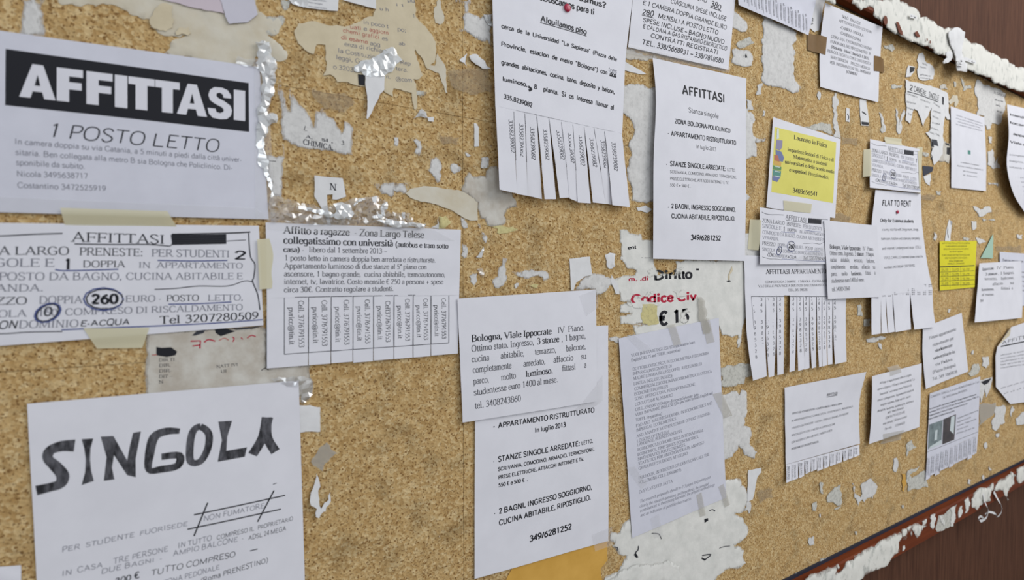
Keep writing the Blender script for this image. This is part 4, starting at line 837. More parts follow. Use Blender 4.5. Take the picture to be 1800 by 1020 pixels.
# AFFITTASI with a short fringe
f = Sheet('flyer', [(1379, 681.6, 3, 1522, 654, 12), (1379.5, 740, 3, 1511, 690.6+12, 5), (1381, 817, 3, 1511, 780, 4)], 'white sheet with an underlined AFFITTASI heading and a short fringe, top right corner lifting', bulge=.8)
k = Ink(f); z = lambda x, y: (1300+x/2.55, 620+y/2.55)
k.t('AFFITTASI', *z(390, 196), *z(438, 188), 4.5, 'H'); k.line([z(390, 200), z(438, 191)], .9)
for t_, a, b, st in (('AFFITTASI A STUDENTESSE 1 CAMERA SINGOLA MOLTO AMPIA', (235, 278), (460, 232), 'S'), ('IN APPARTAMENTO DA 2 CAMERE SITO AL 1 PIANO IN VIALE L. PROVINCIALE, E', (233, 311), (508, 245), 's'), ('2 PIANO CON PORTIERE - CUCINA, TINELLO, BAGNO, ASCENSORE', (233, 344), (488, 276), 's'),
                     ('BEN COLLEGATO CON LA METRO LA SAPIENZA EX SME', (233, 376), (428, 324), 's'), ('CON AUTOBUS E LINEA METRO B. 3 MINUTI A PIEDI', (232, 408), (415, 352), 's'), ('INTERAMENTE RISTRUTTURATO.', (232, 437), (355, 403), 'S')):
    k.t(t_, *z(*a), *z(*b), 3.3, st, 'ink_dark')
k.done()
sl = lambda x: 503-90*(x-207)/330; xs_ = [207, 233, 262, 290, 318, 346, 374, 403, 432, 460, 486, 511, 537]; bl = lambda x: 583-123*(x-210)/327
for i in range(12):
    a, b = xs_[i], xs_[i+1]; g = 4 if i in (2, 3, 6, 9) else .6; l0 = 3; e = R.uniform(0, 3); bo = 8 if i in (3, 4) else 0
    s_ = Sheet('tear_off_tab', [(*z(a, sl(a)), l0, *z(b, sl(b)), l0), (*z(a+g+2, bl(a)-bo), l0+e, *z(b-g*.3, bl(b)-bo), l0+e)], parent=f.obj, wr=.0002); k = Ink(s_)
    for j in (.3, .62): X = a+(b-a)*j; k.t('3297748' if j > .5 else 'AFFITTASI', *z(X, bl(a)-14), *z(X+1, sl(a)+6), 2.1, 's', 'ink_dark')
    k.done()
# Affitto a ragazze, centred
f = Sheet('flyer', [(1532.7, 661.7, 9, 1620, 639, 4), (1532, 720, 10, 1618, 695, 4), (1527.7, 780.7, 8, 1615.7, 750.7, 5)], 'white sheet of centred bold lines, CONTRATTO REGOLARE, left of the photo flyer', bulge=1)
k = Ink(f); z = lambda x, y: (1520+x/3, 480+y/3)
for t_, a, b in (('Affittasi a ragazze posto letto in singola', (78, 588), (245, 542)), ('camera doppia a 150 euro zona Università "La', (67, 620), (262, 566)), ('Sapienza", vicinanze metro Policlinico,', (78, 646), (250, 596)), ('ottimi collegamenti. Appartamento dotato di', (67, 678), (258, 622)),
                 ('angolo ingresso, doppi servizi, cucina', (83, 702), (242, 655)), ('abitabile, lavatrice, lavastoviglie, telefono e', (66, 735), (258, 680)), ('adsl, libero da subito', (120, 742), (205, 716)), ('CONTRATTO REGOLARE', (108, 772), (212, 738)), ('max serietà, 150 euro mensili', (95, 802), (222, 762)), ('Per info.     3735685025', (105, 830), (212, 795))):
    k.t(t_, *z(*a), *z(*b), 3.9, 'h', 'ink_black')
k.done(); tapeon(f, [z(95, 850), z(205, 828), z(206, 882), z(100, 908)], 'tape_grey'); tapeon(f, [z(130, 500), z(190, 485), z(192, 525), z(132, 545)], 'tape_grey')
# flyer with two photographs
f = quad('flyer', (1634, 692), (1723, 662), (1719, 765), (1629, 806), (3, 3, 3, 3), 'flyer CAMERA SINGOLA with two small photographs and a fringe, bottom right', wr=.0003, m='paper_grey'); k = Ink(f)
k.t('CAMERA SINGOLA in zona NOMENTANA con 2 uni', *z(347, 660), *z(603, 578), 3.6, 'H'); k.t('Tel. INFO Martina 3407074225', *z(410, 665), *z(540, 622), 3.6, 'H')
k.para(['in zona a studio, universita e ospedale, in appartamento ristrutturato', 'luminoso BEN COLLEGATO per fine fermata, in vicinanza ZONA 10', "l'appartamento si trova al 4 piano con ascensore in casa", 'spese escluse riscaldamento e pulizia'], z(340, 722), z(600, 640), z(337, 775), z(598, 690), 2.9, 'S', 'ink_dark')
k.poly([z(340, 800), z(411, 775), z(404, 902), z(333, 930)], 'photo_teal'); k.poly([z(414, 772), z(481, 745), z(472, 880), z(409, 905)], 'photo_dark')
k.poly([z(372, 830), z(384, 826), z(380, 880), z(366, 885)], 'photo_pale', off=.0003); k.poly([z(455, 760), z(474, 752), z(468, 850), z(448, 830)], 'photo_pale', off=.0003); k.poly([z(345, 915), z(403, 880), z(403, 902), z(335, 928)], 'photo_pale', off=.0003)
k.para(["l'appartamento composto da", 'soggiorno e cucina', '3 camere, 2 bagni con fine', '350 euro inclusi', 'affitto gia, gas, inclu, ecc.'], z(486, 772), z(598, 728), z(483, 852), z(590, 815), 2.7, 'H', 'ink_dark'); k.line([z(330, 945), z(598, 838)], .6); k.done({'photo_teal': 'photograph', 'photo_dark': 'photograph', 'photo_pale': 'photograph_highlight'})
q = [325+i*24.5 for i in range(12)]; 
for i in range(11):
    a, b = q[i], q[i+1]; y0 = lambda x: 978-123*(x-327)/270; y1 = lambda x: 1098-136*(x-318)/277; e = R.uniform(0, 2); sc = R.choice((0, 0, 6, 12))
    s_ = Sheet('tear_off_tab', [(*z(a+2, y0(a)), 3, *z(b+2, y0(b)), 3), (*z(a-4, y1(a)-sc), 3+e, *z(b-5.5, y1(b)-sc), 3+e)], parent=f.obj, wr=.0002, m='paper_grey'); k = Ink(s_)
    for j in (.25, .6): X = a+(b-a)*j; k.t('3407074225', *z(X, y1(a)-28), *z(X+2, y0(a)-2), 2.4, 's', 'ink_dark')
    k.done()
pins = [(996, 15, 9, 'dark red round pin at the top of the Spanish flyer', fs), (1576, 373, 7, 'magenta round pin under the FLAT TO RENT heading', fl)]
for x, y, px, lb, sh in pins:
    uv = sh.inv([(x, y)]); c = sh.S(uv[:, 0], uv[:, 1])[0]; r = px*.0009*(1 if x < 1200 else 1.0)*.62; V = []; Fc = []; N = 20
    prof = [(.35, .0002), (.35, -.0012), (1, -.0016), (1, -.0024), (.82, -.0032), (.45, -.0036), (0.001, -.0037)]
    for a, yy in prof: V += [(c[0]+r*a*math.cos(t*6.2832/N), c[1]+yy, c[2]+r*a*math.sin(t*6.2832/N)) for t in range(N)]
    Fc = [(j*N+i, j*N+(i+1) % N, (j+1)*N+(i+1) % N, (j+1)*N+i) for j in range(len(prof)-1) for i in range(N)]
    o = bpy.data.objects.new('push_pin', None); COL.objects.link(o); tag(o, lb, 'pin'); mesh('pin_head', V, Fc, 'pin_red', o, True)
    V = [(c[0]+.0005*math.cos(t*1.0472), yy, c[2]+.0005*math.sin(t*1.0472)) for yy in (c[1], .006) for t in range(6)]
    mesh('pin_point', V, [(i, (i+1) % 6, (i+1) % 6+6, i+6) for i in range(6)], 'photo_pale', o)
# ------------------------------------------------------------------ torn remains on the cork
A1=(0,0,6); B1=(220,0,6); C1=(400,60,5.667); D1=(400,220,5.667); E1=(480,0,4.433); F1=(620,200,4.635); G1=(540,330,5.294); H1=(690,0,5.1)
I1=(250,560,4.636); J1=(480,620,2.55); K1=(780,340,5.1); L1=(1060,60,2.684); M1=(1000,400,4.636); N1=(1230,560,3.4); O1=(940,860,4.5); Q1=(1100,800,4.5)
R2=(1300,0,4.25); R3=(1300,200,4.25); R4=(1290,360,3.188); R5=(1300,620,2.55); R6=(1540,0,3.923); R7=(1520,230,3.779); R8=(1520,480,3.0); U1=(1400,780,4.25); V1=(1450,0,5.143)
S = 'paper_scrap'
def pt(name, lb, Z, pts, m='residue', **k): return Patch(name, lb, Z, pts, m, **k)
# top left
pt(S, 'grey white vertical strip above the left end of the black banner flyer', A1, [(215,-20),(480,-20),(430,90),(470,150),(490,410),(218,370)], 'residue', relief=.0006)
pt('torn_poster', 'broad torn cream poster remains above the right half of the black banner flyer', W0, [(97,-6),(103,5),(127,7),(133,10),(150,8),(187,8),(217,17),(242,28),(264,34),(265,48),(283,60),(303,63),(328,62),(302,72),(289,93),(370,112),(440,124),(449,100),(460,88),(487,108),(504,104),(504,90),(487,75),(470,62),(490,58),(494,47),(502,32),(485,32),(470,32),(455,20),(450,-6)], 'beige_pale', relief=.0008, sp=.005)
pt(S, 'small pale cream patch glued on the torn poster remains, top left', B1, [(260,190),(350,60),(420,30),(500,60),(500,290),(430,330),(300,300)], 'beige', lift=1.6)
pt(S, 'tiny rounded cream flap at the lower rim of the torn poster remains', B1, [(530,340),(570,290),(670,285),(695,350),(660,375),(540,372)], 'beige', lift=1.7)
pt(S, 'pinkish white paper lying over the torn poster at the top left edge', B1, [(320,-20),(1005,-20),(1045,142),(870,112)], 'pink', lift=2.0, amp=.2)
pt(S, 'pale lilac folded paper corner at the top edge, beside the pinkish paper', B1, [(1000,-20),(1360,-20),(1400,150),(1290,235),(1100,252),(1060,180)], 'lilac', lift=2.4, amp=.2)
pt(S, 'grey feathery residue at the top edge, right of the lilac corner', E1, [(60,-5),(150,-5),(130,40),(125,60),(95,85),(70,70),(60,30)], 'residue_thin')
pt(S, 'smudged white residue left of the cream law text poster', E1, [(-60,130),(60,115),(105,120),(95,170),(50,215),(30,275),(-60,260)], 'residue_thin', relief=.0005)
pt(S, 'oval grey residue right of the corner of the black banner flyer', E1, [(-40,330),(20,330),(80,370),(110,430),(85,470),(20,475),(-30,440)], 'residue_thin')
k = Patch('paper_stub', 'small printed stub with faint lines at the top edge, left of the law text poster', E1, [(115,-15),(512,-15),(505,86),(270,62),(210,50),(150,30)], 'scrap', lift=2.0, amp=.1); q = Ink(k)
q.t('solo studenti universitari', *Zt(E1,(275,-2))[0], *Zt(E1,(415,14))[0], 2.5, 'h', 'ink_grey'); q.t('libera da luglio', *Zt(E1,(275,22))[0], *Zt(E1,(385,38))[0], 2.5, 'h', 'ink_grey'); q.t('www.camere studenti', *Zt(E1,(275,52))[0], *Zt(E1,(420,72))[0], 2.5, 'h', 'ink_grey'); q.done()
pt('tape_piece', 'crinkled clear tape stuck on the small printed stub', E1, [(150,-10),(270,-10),(265,50),(240,60),(190,42),(160,20)], 'film', lift=2.4, relief=.001, cat='tape')
pt(S, 'white bottom corner of a sheet at the top edge, above the law text poster', E1, [(545,-12),(802,-20),(802,70),(545,0)], 'scrap', lift=2.2, amp=.1)
# cream law text poster
k = Patch('torn_poster', 'cream torn poster about la Costituzione in grey and red print', W0, [(517,54),(525,41),(554,37),(577,45),(606,47),(638,34),(656,29),(661,16),(660,-8),(729,-8),(731,29),(743,43),(766,74),(767,86),(763,110),(752,122),(746,110),(739,98),(729,82),(732,98),(737,112),(743,133),(737,139),(727,139),(732,157),(732,192),(728,192),(724,163),(706,158),(692,155),(691,170),(675,161),(673,150),(664,148),(641,152),(593,144),(590,138),(581,131),(568,133),(575,113),(572,79),(557,78),(552,95),(536,88),(525,77)], 'beige', lift=.9, amp=.5)
q = Ink(k)
for t_, a, b, c, m_ in (('pu', (1045,12), (1108,22), 7, 'ink_grey'), ('u h', (830,78), (905,90), 6, 'ink_grey'), ('i t', (955,45), (1020,52), 5, 'ink_grey'), ('1', (1088,135), (1108,138), 6, 'ink_grey'), ('in poco t', (703,185), (900,220), 7, 'ink_grey'), ('po;', (968,240), (1040,252), 7, 'ink_grey'),
    ('uati', (600,222), (690,235), 7, 'ink_rose'), ('e', (705,237), (735,241), 7, 'ink_grey'), ('aggiorn', (750,243), (902,272), 7, 'ink_rose'), ('chemi grafici', (545,250), (830,305), 7, 'ink_rose'), ('es', (850,312), (896,318), 7, 'ink_grey'), ('di esame', (530,303), (740,343), 7, 'ink_rose'),
    ('agg', (755,350), (838,364), 7, 'ink_grey'), ('ab', (980,350), (1030,356), 6, 'ink_grey'), ('enza di richiam', (555,356), (890,418), 7.2, 'ink_grey'), ('la Costituzione d', (505,408), (893,478), 7.5, 'ink_grey'), ('Rep', (990,497), (1072,512), 7, 'ink_grey'), ('leggi, Governi, ec', (490,460), (900,532), 7.5, 'ink_grey'),
    ('tera.', (955,547), (1055,562), 7, 'ink_grey'), ('o 32038394', (468,535), (740,576), 7.8, 'ink_grey'), ('n.', (880,610), (918,616), 7, 'ink_grey'), ('@com', (955,628), (1085,642), 7.5, 'ink_grey')):
    q.t(t_, *Zt(E1,a)[0], *Zt(E1,b)[0], c, 'h', m_)
q.poly(Zt(E1,(845,580),(872,583),(870,622),(843,618)), 'ink_grey'); q.done({'ink_rose': 'red_lettering'})
pt(S, 'black square remnant on the lower edge of the cream law text poster', E1, [(662,578),(716,585),(714,667),(668,660)], 'ink_black', lift=1.4, amp=.1)
pt(S, 'pointed white paper flap hanging from the cream law text poster', E1, [(715,582),(800,590),(872,592),(866,700),(832,735),(780,845),(735,932),(724,930),(732,780),(718,660)], 'scrap', lift=1.8, amp=.2, tilt=.06)
pt('tape_piece', 'shiny crumpled clear tape in the middle of the cream law text poster', E1, [(630,515),(700,470),(800,440),(860,390),(940,368),(1010,470),(960,500),(930,560),(870,592),(730,592),(690,560),(630,550)], 'film_white', lift=2.3, relief=.0018, sp=.004, cat='tape')
pt(S, 'thin pale curled strip right of the cream law text poster', H1, [(400,480),(480,620),(482,740),(492,832),(476,830),(440,730),(415,655),(300,605),(285,560),(380,590),(390,560)], 'beige_pale', amp=.4)
pt(S, 'grey smear below the cream law text poster', E1, [(1100,690),(1200,720),(1150,750),(1110,745),(1010,712),(1080,712)], 'residue_thin')
pt(S, 'drop shaped cream scrap high on the cork, right of the law text poster', H1, [(410,-8),(425,-8),(432,40),(452,110),(462,190),(425,220),(385,205),(370,150),(370,90),(398,50)], 'beige_pale')
pt(S, 'grey Y shaped residue at the top, left of the Spanish flyer', H1, [(560,-8),(700,-8),(685,70),(680,110),(790,160),(825,130),(895,125),(900,420),(868,400),(850,370),(750,350),(700,310),(600,280),(600,255),(640,265),(645,110),(640,40),(560,15)], 'residue', relief=.0006)
pt('tape_piece', 'bright crumpled tape knot against the upper left side of the Spanish flyer', H1, [(815,130),(893,125),(892,240),(862,225),(835,185)], 'film_white', lift=2, relief=.002, sp=.004, cat='tape')
pt(S, 'small white curl left of the white striped shred near the Spanish flyer', H1, [(600,535),(640,510),(670,480),(655,530),(665,600),(640,565),(605,550)], 'scrap', lift=1.4, tilt=.05)
pt(S, 'white leaf shaped shred with dark creases beside the Spanish flyer', H1, [(688,500),(720,485),(765,490),(830,550),(882,615),(805,618),(745,580),(705,545)], 'scrap', lift=2.5, relief=.001, sp=.004, tilt=.04)
pt('tape_piece', 'narrow white shiny strip left of the Spanish flyer, mid height', F1, [(988,75),(1008,80),(1028,110),(1030,265),(990,268)], 'film_white', lift=1.2, amp=.1, cat='tape')
# CHIMICA
k = Patch(S, 'grey torn scrap with flame shaped tears reading CHIMICA', W0, [(494,231),(493.5,190),(488,148),(485,111),(495,140),(504,187),(510,196),(511,180),(509,155),(523,176),(541,199),(552,224),(555,194),(561,196),(566,187),(574,202),(580,206),(587,208),(592,220),(601,235),(604,225),(606,212),(614,216),(622,228),(619.5,273),(513,254),(497,246)], 'residue', lift=.9, amp=.5)
q = Ink(k); z = lambda x, y: Zt(D1,(x,y))[0]
q.t('CHIMICA.', *z(750,190), *z(1055,252), 9, 'S', 'ink_dark'); q.t('3', *z(1132,194), *z(1162,200), 7, 'S', 'ink_dark'); q.t('st .', *z(935,155), *z(1055,180), 6, 'S', 'ink_dark'); q.t('A.', *z(775,128), *z(850,140), 5, 'S', 'ink_dark'); q.t('L', *z(755,45), *z(792,60), 7, 's', 'ink_dark'); q.done()
pt('tape_piece', 'crinkled clear tape band down the right edge of the black banner flyer', C1, [(275,75),(420,85),(440,160),(490,290),(478,480),(470,570),(430,640),(390,740),(400,800),(450,785),(492,800),(490,885),(400,925),(378,1030),(318,1030),(290,740),(338,680),(355,480),(300,300),(280,290)], 'film_white', lift=3.6, relief=.0025, sp=.004, cat='tape')
pt('tape_piece', 'short clear tape across the top right corner of the black banner flyer', C1, [(100,218),(290,245),(400,370),(250,330),(80,290)], 'film', lift=3.4, relief=.001, cat='tape')
pt('tape_piece', 'glossy tape streak beside the lower right side of the black banner flyer', D1, [(290,0),(350,0),(385,300),(420,520),(460,700),(440,715),(370,500),(310,400),(300,320)], 'film_white', lift=3.5, relief=.0008, cat='tape')
k = Patch(S, 'grey strip with one printed dash, right of the black banner flyer', D1, [(385,275),(480,315),(550,300),(545,190),(560,190),(556,440),(535,720),(450,705),(400,480)], 'residue', lift=.8, amp=.4); q = Ink(k); q.line([z(412,356), z(482,362)], 1); q.done()
k = Patch(S, 'curled off-white piece with a single letter, above the Largo Telese flyer', D1, [(865,500),(1148,530),(1182,712),(1082,742),(1045,740),(1048,690),(990,695),(1000,830),(1030,1000),(1000,1000),(955,860),(865,712)], 'scrap', lift=1.6, amp=.15); q = Ink(k)
q.t('N', *z(1015,642), *z(1085,650), 11, 'S', 'ink_dark'); q.done()
pt('tape_piece', 'long crinkled clear tape band along the top of the Largo Telese flyer', G1, [(-340,60),(-200,110),(0,150),(120,190),(250,170),(380,120),(480,100),(620,72),(700,110),(740,130),(740,210),(900,230),(960,235),(990,320),(1110,335),(1090,382),(700,350),(300,345),(-340,320)], 'film', lift=3.6, relief=.004, sp=.0035, cat='tape')
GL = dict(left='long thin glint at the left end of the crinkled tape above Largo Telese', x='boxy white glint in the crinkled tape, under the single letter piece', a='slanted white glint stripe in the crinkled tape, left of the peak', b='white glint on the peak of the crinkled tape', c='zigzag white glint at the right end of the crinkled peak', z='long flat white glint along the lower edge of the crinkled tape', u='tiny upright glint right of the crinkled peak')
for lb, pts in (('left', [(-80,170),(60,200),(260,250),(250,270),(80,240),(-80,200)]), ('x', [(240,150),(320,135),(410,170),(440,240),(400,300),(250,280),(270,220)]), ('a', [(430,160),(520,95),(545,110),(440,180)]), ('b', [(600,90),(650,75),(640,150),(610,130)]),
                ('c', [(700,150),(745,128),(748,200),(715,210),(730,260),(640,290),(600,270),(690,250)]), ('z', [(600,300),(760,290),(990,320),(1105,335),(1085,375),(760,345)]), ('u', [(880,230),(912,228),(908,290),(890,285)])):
    pt('tape_piece', GL[lb], G1, pts, 'film_white', lift=6.6, relief=.0015, sp=.004, cat='tape', group='painted tape glints')  # milky white patches painting the glints over the crinkled tape band
pt('glue_drop', 'yellowish shiny glue lump at the top right edge of the Largo Telese flyer', G1, [(1225,262),(1290,262),(1340,320),(1310,350),(1280,378),(1225,385),(1232,320)], 'yellow_stain', lift=3.2, relief=.003, sp=.004, cat='glue')
pt('tape_piece', 'small white tape bit left of the yellowish glue lump', G1, [(1150,372),(1215,340),(1225,270),(1232,383)], 'film_white', lift=3, cat='tape')
pt(S, 'small pale tongue scrap right of the yellowish glue lump', K1, [(150,215),(185,222),(218,308),(190,320),(160,290)], 'residue')
# long band and brownish residue
pt(S, 'grey crinkled scrap at the left end of the long pale band', F1, [(165,560),(250,568),(440,560),(462,600),(440,650),(340,630),(320,682),(230,650),(195,610)], 'residue', relief=.0008)
pt(S, 'long pale torn band running down toward the Spanish flyer foot', F1, [(430,650),(470,612),(580,588),(700,600),(860,620),(940,660),(1018,715),(1020,868),(960,870),(880,832),(790,780),(700,745),(550,715),(470,685)], 'beige_pale', lift=1.0, amp=.25)
pt('torn_poster', 'big stained white remains left of and below the Spanish flyer foot', W0, [(810,337),(821.7,302),(838,310),(853,310),(859.5,293),(874,291),(878,300),(884,336),(900,338),(911,366),(892,368),(887,379),(890,391),(882,397),(868,399),(856,396),(852,385),(841,386),(840,357),(824,345)], 'residue_dirty', lift=.75, relief=.0008)
pt(S, 'pale yellow glue stain below the stained white remains', K1, [(370,285),(520,285),(560,300),(665,320),(640,335),(570,358),(480,355),(485,315)], 'yellow_stain')
blobs = [(F1, [(335,190),(375,190),(372,265),(342,265)], 'tiny pale smudge above the long pale band, leftmost of the three'), (F1, [(485,195),(555,220),(558,320),(540,350),(500,320),(525,270)], 'bent pale smudge between two others above the long pale band'),
 (F1, [(625,360),(700,348),(728,440),(715,555),(690,567),(650,500),(612,460)], 'large mottled white blotch above the long pale band'), (F1, [(800,408),(887,437),(825,492),(795,455)], 'small white kite shaped scrap on the cork seam'),
 (F1, [(915,312),(965,340),(942,358)], 'tiny white triangle right of the cork seam'), (F1, [(1045,360),(1105,350),(1100,440),(1045,445)], 'square white flake left of the Spanish flyer foot'),
 (K1, [(300,265),(330,280),(395,400),(392,455),(368,440),(340,375)], 'slanted grey shred right of the Largo Telese flyer corner'), (K1, [(165,450),(200,460),(218,520),(208,575),(163,592)], 'grey half moon touching the right edge of the Largo Telese flyer'),
 (K1, [(230,740),(300,718),(302,785),(270,828),(238,792)], 'oval pale flake right of the Largo Telese tabs'), (K1, [(500,538),(575,585),(572,770),(535,830),(490,856),(448,832),(438,775),(485,742),(492,665),(522,640)], 'J shaped grey scrap above the crisp Viale Ippocrate sheet'),
 (K1, [(610,700),(700,700),(940,715),(962,750),(920,780),(905,802),(880,755),(650,735)], 'thin grey horizontal scrap with a drip, above the crisp Viale Ippocrate sheet'), (K1, [(632,815),(678,800),(668,835),(642,862)], 'tiny grey drop below the thin horizontal scrap')]
for Z, pts, lb in blobs: pt(S, lb, Z, pts, 'residue')
pt('tape_piece', 'white folded tape tick right of the Largo Telese flyer', K1, [(345,500),(358,480),(362,510),(342,575),(290,572),(320,540)], 'film_white', lift=1.8, relief=.001, cat='tape')
pt('tape_piece', 'crinkled clear tape crumb right of the Largo Telese flyer', K1, [(290,680),(345,670),(370,740),(350,760),(310,700)], 'film', lift=1.5, relief=.002, sp=.003, cat='tape')
pt(S, 'pale yellow glue fleck above the crisp Viale Ippocrate sheet', K1, [(750,825),(800,815),(850,820),(830,850),(800,840)], 'yellow_stain')
pt('tape_piece', 'glinting wedge of crinkled tape left of a tiny printed tag on the cork', F1, [(495,40),(530,0),(560,-40),(600,-10),(625,40)], 'film_white', lift=1.5, relief=.002, sp=.003, cat='tape')
k = Patch(S, 'tiny white tag with one dark dot, on the cork left of the vertical seam', F1, [(612,28),(662,25),(660,65),(615,60)], 'scrap', lift=1.8, amp=.1)
# under the handwritten notice
k = Patch('torn_poster', 'dirty grey poster remains with DIR lines and red scribbles, above SINGOLA', I1, [(20,100),(600,80),(1010,60),(1020,400),(1370,380),(1365,440),(1400,560),(1380,640),(1300,700),(1290,640),(600,640),(20,640)], 'residue_dirty', lift=.7, relief=0, amp=.4); q = Ink(k); z = lambda x, y: Zt(I1,(x,y))[0]
q.poly([z(115,232), z(160,240), z(235,235), z(285,270), z(270,300), z(200,315), z(115,300)], 'ink_black'); q.poly([z(405,140), z(440,105), z(520,90), z(500,120), z(430,140)], 'ink_dark'); q.poly([z(590,90), z(680,80), z(760,105), z(640,145), z(600,120)], 'ink_black'); q.poly([z(730,82), z(900,70), z(1000,55), z(900,82), z(770,95)], 'ink_dark')
for i, t_ in enumerate(('DIR TI', 'DIR.', 'DIR-', 'DIT --', 'N')): q.t(t_, *z(135,352+i*45), *z((265, 235, 240, 250, 175)[i],346+i*45), 5.5, 's', 'ink_dark')
q.t('NATT IVI', *z(605,405), *z(780,385), 5, 's', 'ink_dark'); q.t('UI', *z(640,445), *z(690,440), 5, 's', 'ink_dark')
q.line([z(395,185), z(475,182), z(470,245)], 2.5, 'ink_red', smooth=False); q.line([z(410,225), z(475,215)], 2, 'ink_red'); q.line([z(505,195), z(540,172), z(595,185)], 2.2, 'ink_red'); q.line([z(625,180), z(670,160), z(705,178)], 1.4, 'ink_rose'); q.line([z(735,150), z(750,165), z(738,190)], 1.8, 'ink_red'); q.line([z(805,155), z(820,170)], 1.5, 'ink_red'); q.line([z(855,160), z(890,138), z(925,148)], 1.8, 'ink_red'); q.line([z(80,298), z(120,296)], 1.5, 'ink_rose')
q.line([z(1010,0), z(1012,150), z(1010,400)], 1.6, 'ink_black'); q.line([z(970,425), z(1000,405), z(1030,420)], 1.2, 'ink_black'); q.done()
pt('tape_piece', 'milky crumpled tape at the top right corner of the SINGOLA sheet', I1, [(1050,490),(1290,470),(1400,520),(1390,620),(1320,700),(1290,690),(1285,545),(1200,560),(1120,520)], 'film', lift=2.4, relief=.002, sp=.004, cat='tape')
pt(S, 'white lined scrap sticking out right of the SINGOLA sheet', J1, [(100,237),(165,236),(211,245),(212,355),(160,354),(105,362)], 'scrap', lift=1.0, amp=.3, relief=.0006)
pt('tape_piece', 'faint beige tape square tilted on the cork, right of SINGOLA', J1, [(170,490),(240,402),(290,452),(222,532)], 'tape_grey', lift=.8, cat='tape')
pt(S, 'white and pink curled fish tail shred right of SINGOLA', J1, [(196,540),(203,560),(203,640),(215,700),(230,672),(248,660),(256,625),(258,650),(235,710),(206,740),(192,736),(196,700),(170,686),(178,610)], 'scrap', lift=1.6, tilt=.03)
# the orange paper and the big lower residue
pt('torn_poster', 'orange manila paper under the foot of the APPARTAMENTO RISTRUTTURATO sheet', W0, [(886,1030),(905,990),(960,960),(1068,948),(1068,985),(1056,1000),(1060,1030)], 'manila', lift=.6, amp=.2)
k = Patch('torn_poster', 'huge torn white remains below the English lesson sheet', W0, [(1052,1035),(1065,1012),(1082,1006),(1093,993),(1100,978),(1086,974),(1072,960),(1080,955),(1069,940),(1089,936),(1091,922),(1107,912),(1130,880),(1200,850),(1276,844),(1291,842),(1302,842),(1304,853),(1312,860),(1314,882),(1311,897),(1293,903),(1307,911),(1314,924),(1309,947),(1300,955),(1291,960),(1309,968),(1311,991),(1300,1000),(1287,1000),(1269,1009),(1253,1035)], 'crust', lift=.75, relief=.0010, sp=.007, amp=.9); q = Ink(k); z = lambda x, y: Zt(O1,(x,y))[0]
q.poly([z(1342,238), z(1370,230), z(1372,250), z(1345,266)], 'ink_black'); q.poly([z(785,520), z(800,505), z(820,540), z(805,545)], 'ink_black'); q.line([z(820,450), z(818,480), z(795,505)], 2, 'ink_dark'); q.line([z(1380,172), z(1405,162), z(1428,174)], 1.5, 'ink_dark'); q.line([z(1325,525), z(1395,518), z(1345,560)], 1.8, 'ink_dark'); q.line([z(1320,545), z(1350,562)], 2.5, 'ink_black')
q.line([z(925,350), z(980,355), z(1002,395)], 1.2, 'ink_dark'); q.line([z(1460,468), z(1500,455), z(1545,450)], 1, 'ink_dark'); q.line([z(630,458), z(655,466), z(650,490)], 1.5, 'ink_dark'); q.done()
pt(S, 'white folded leaf on top of the huge remains, bottom centre', O1, [(520,760),(640,690),(690,640),(760,610),(900,590),(1050,560),(1150,620),(1180,760)], 'crust', lift=2.6, relief=.001, amp=.5)
pt(S, 'thin white strip standing right of the huge torn remains', Q1, [(970,120),(1030,110),(1072,103),(1072,138),(1042,175),(1025,260),(1005,352),(962,372),(966,240)], 'scrap', lift=1.2, amp=.2)
pt(S, 'short white tail under the thin white strip', Q1, [(950,372),(990,370),(992,430),(975,470),(965,440),(940,445)], 'residue')
# Diritto / Codice
k = Patch('torn_poster', 'torn white poster with half words Diritto, Codice Civ in red and a euro price', M1, [(412,18),(470,15),(500,45),(590,50),(600,98),(692,100),(692,290),(715,385),(862,386),(868,275),(1060,262),(1432,262),(1442,740),(1430,760),(1395,975),(1375,985),(1380,880),(1330,900),(1250,880),(1220,800),(820,850),(420,905),(540,862),(518,800),(655,782),(420,790),(415,722),(510,705),(415,692),(420,625),(502,612),(415,600),(415,540),(385,500),(345,470),(340,430),(420,402),(540,385),(550,355),(470,330),(420,260),(430,140),(414,120)], 'crust', lift=.8, relief=0, amp=.5); q = Ink(k); z = lambda x, y: Zt(M1,(x,y))[0]
q.t('Diritto', *z(690,425), *z(1005,412), 15, 'X', 'ink_black'); q.t("'", *z(1035,392), *z(1062,392), 12, 'X', 'ink_black'); q.t('Codice Civ', *z(505,622), *z(1040,588), 15, 'X', 'ink_red'); q.t('€ 15', *z(730,796), *z(980,765), 22, 'X', 'ink_black'); q.t('m. .di', *z(485,438), *z(650,430), 7, 'H', 'ink_red'); q.t('ent', *z(480,180), *z(550,172), 6, 'H', 'ink_black')
q.t('. ,,,.', *z(590,248), *z(665,248), 4, 'H', 'ink_dark'); q.poly([z(1280,435), z(1312,430), z(1320,442), z(1295,446)], 'ink_black'); q.done()
for pts, lb in (([(680,330),(712,332),(722,392),(900,388),(930,372),(900,352),(940,325),(860,330),(860,388),(700,392),(640,400),(640,350)], 'white overlay torn through the upper halves of the word Diritto'), ([(500,535),(560,560),(610,560),(640,520),(720,515),(650,560),(560,585),(520,570)], 'white tear across the letters of the red word Codice'),
                ([(850,520),(940,505),(960,560),(880,575)], 'white tear before the red letters iv'), ([(910,690),(960,660),(1000,690),(955,700),(940,735),(980,760),(940,790),(905,770)], 'white tear across the last digit of the euro price'), ([(470,600),(540,612),(680,605),(760,618),(740,640),(480,640)], 'white tear along the foot of the red word Codice')):
    pt(S, lb, M1, pts, 'crust', lift=1.2, amp=.9)
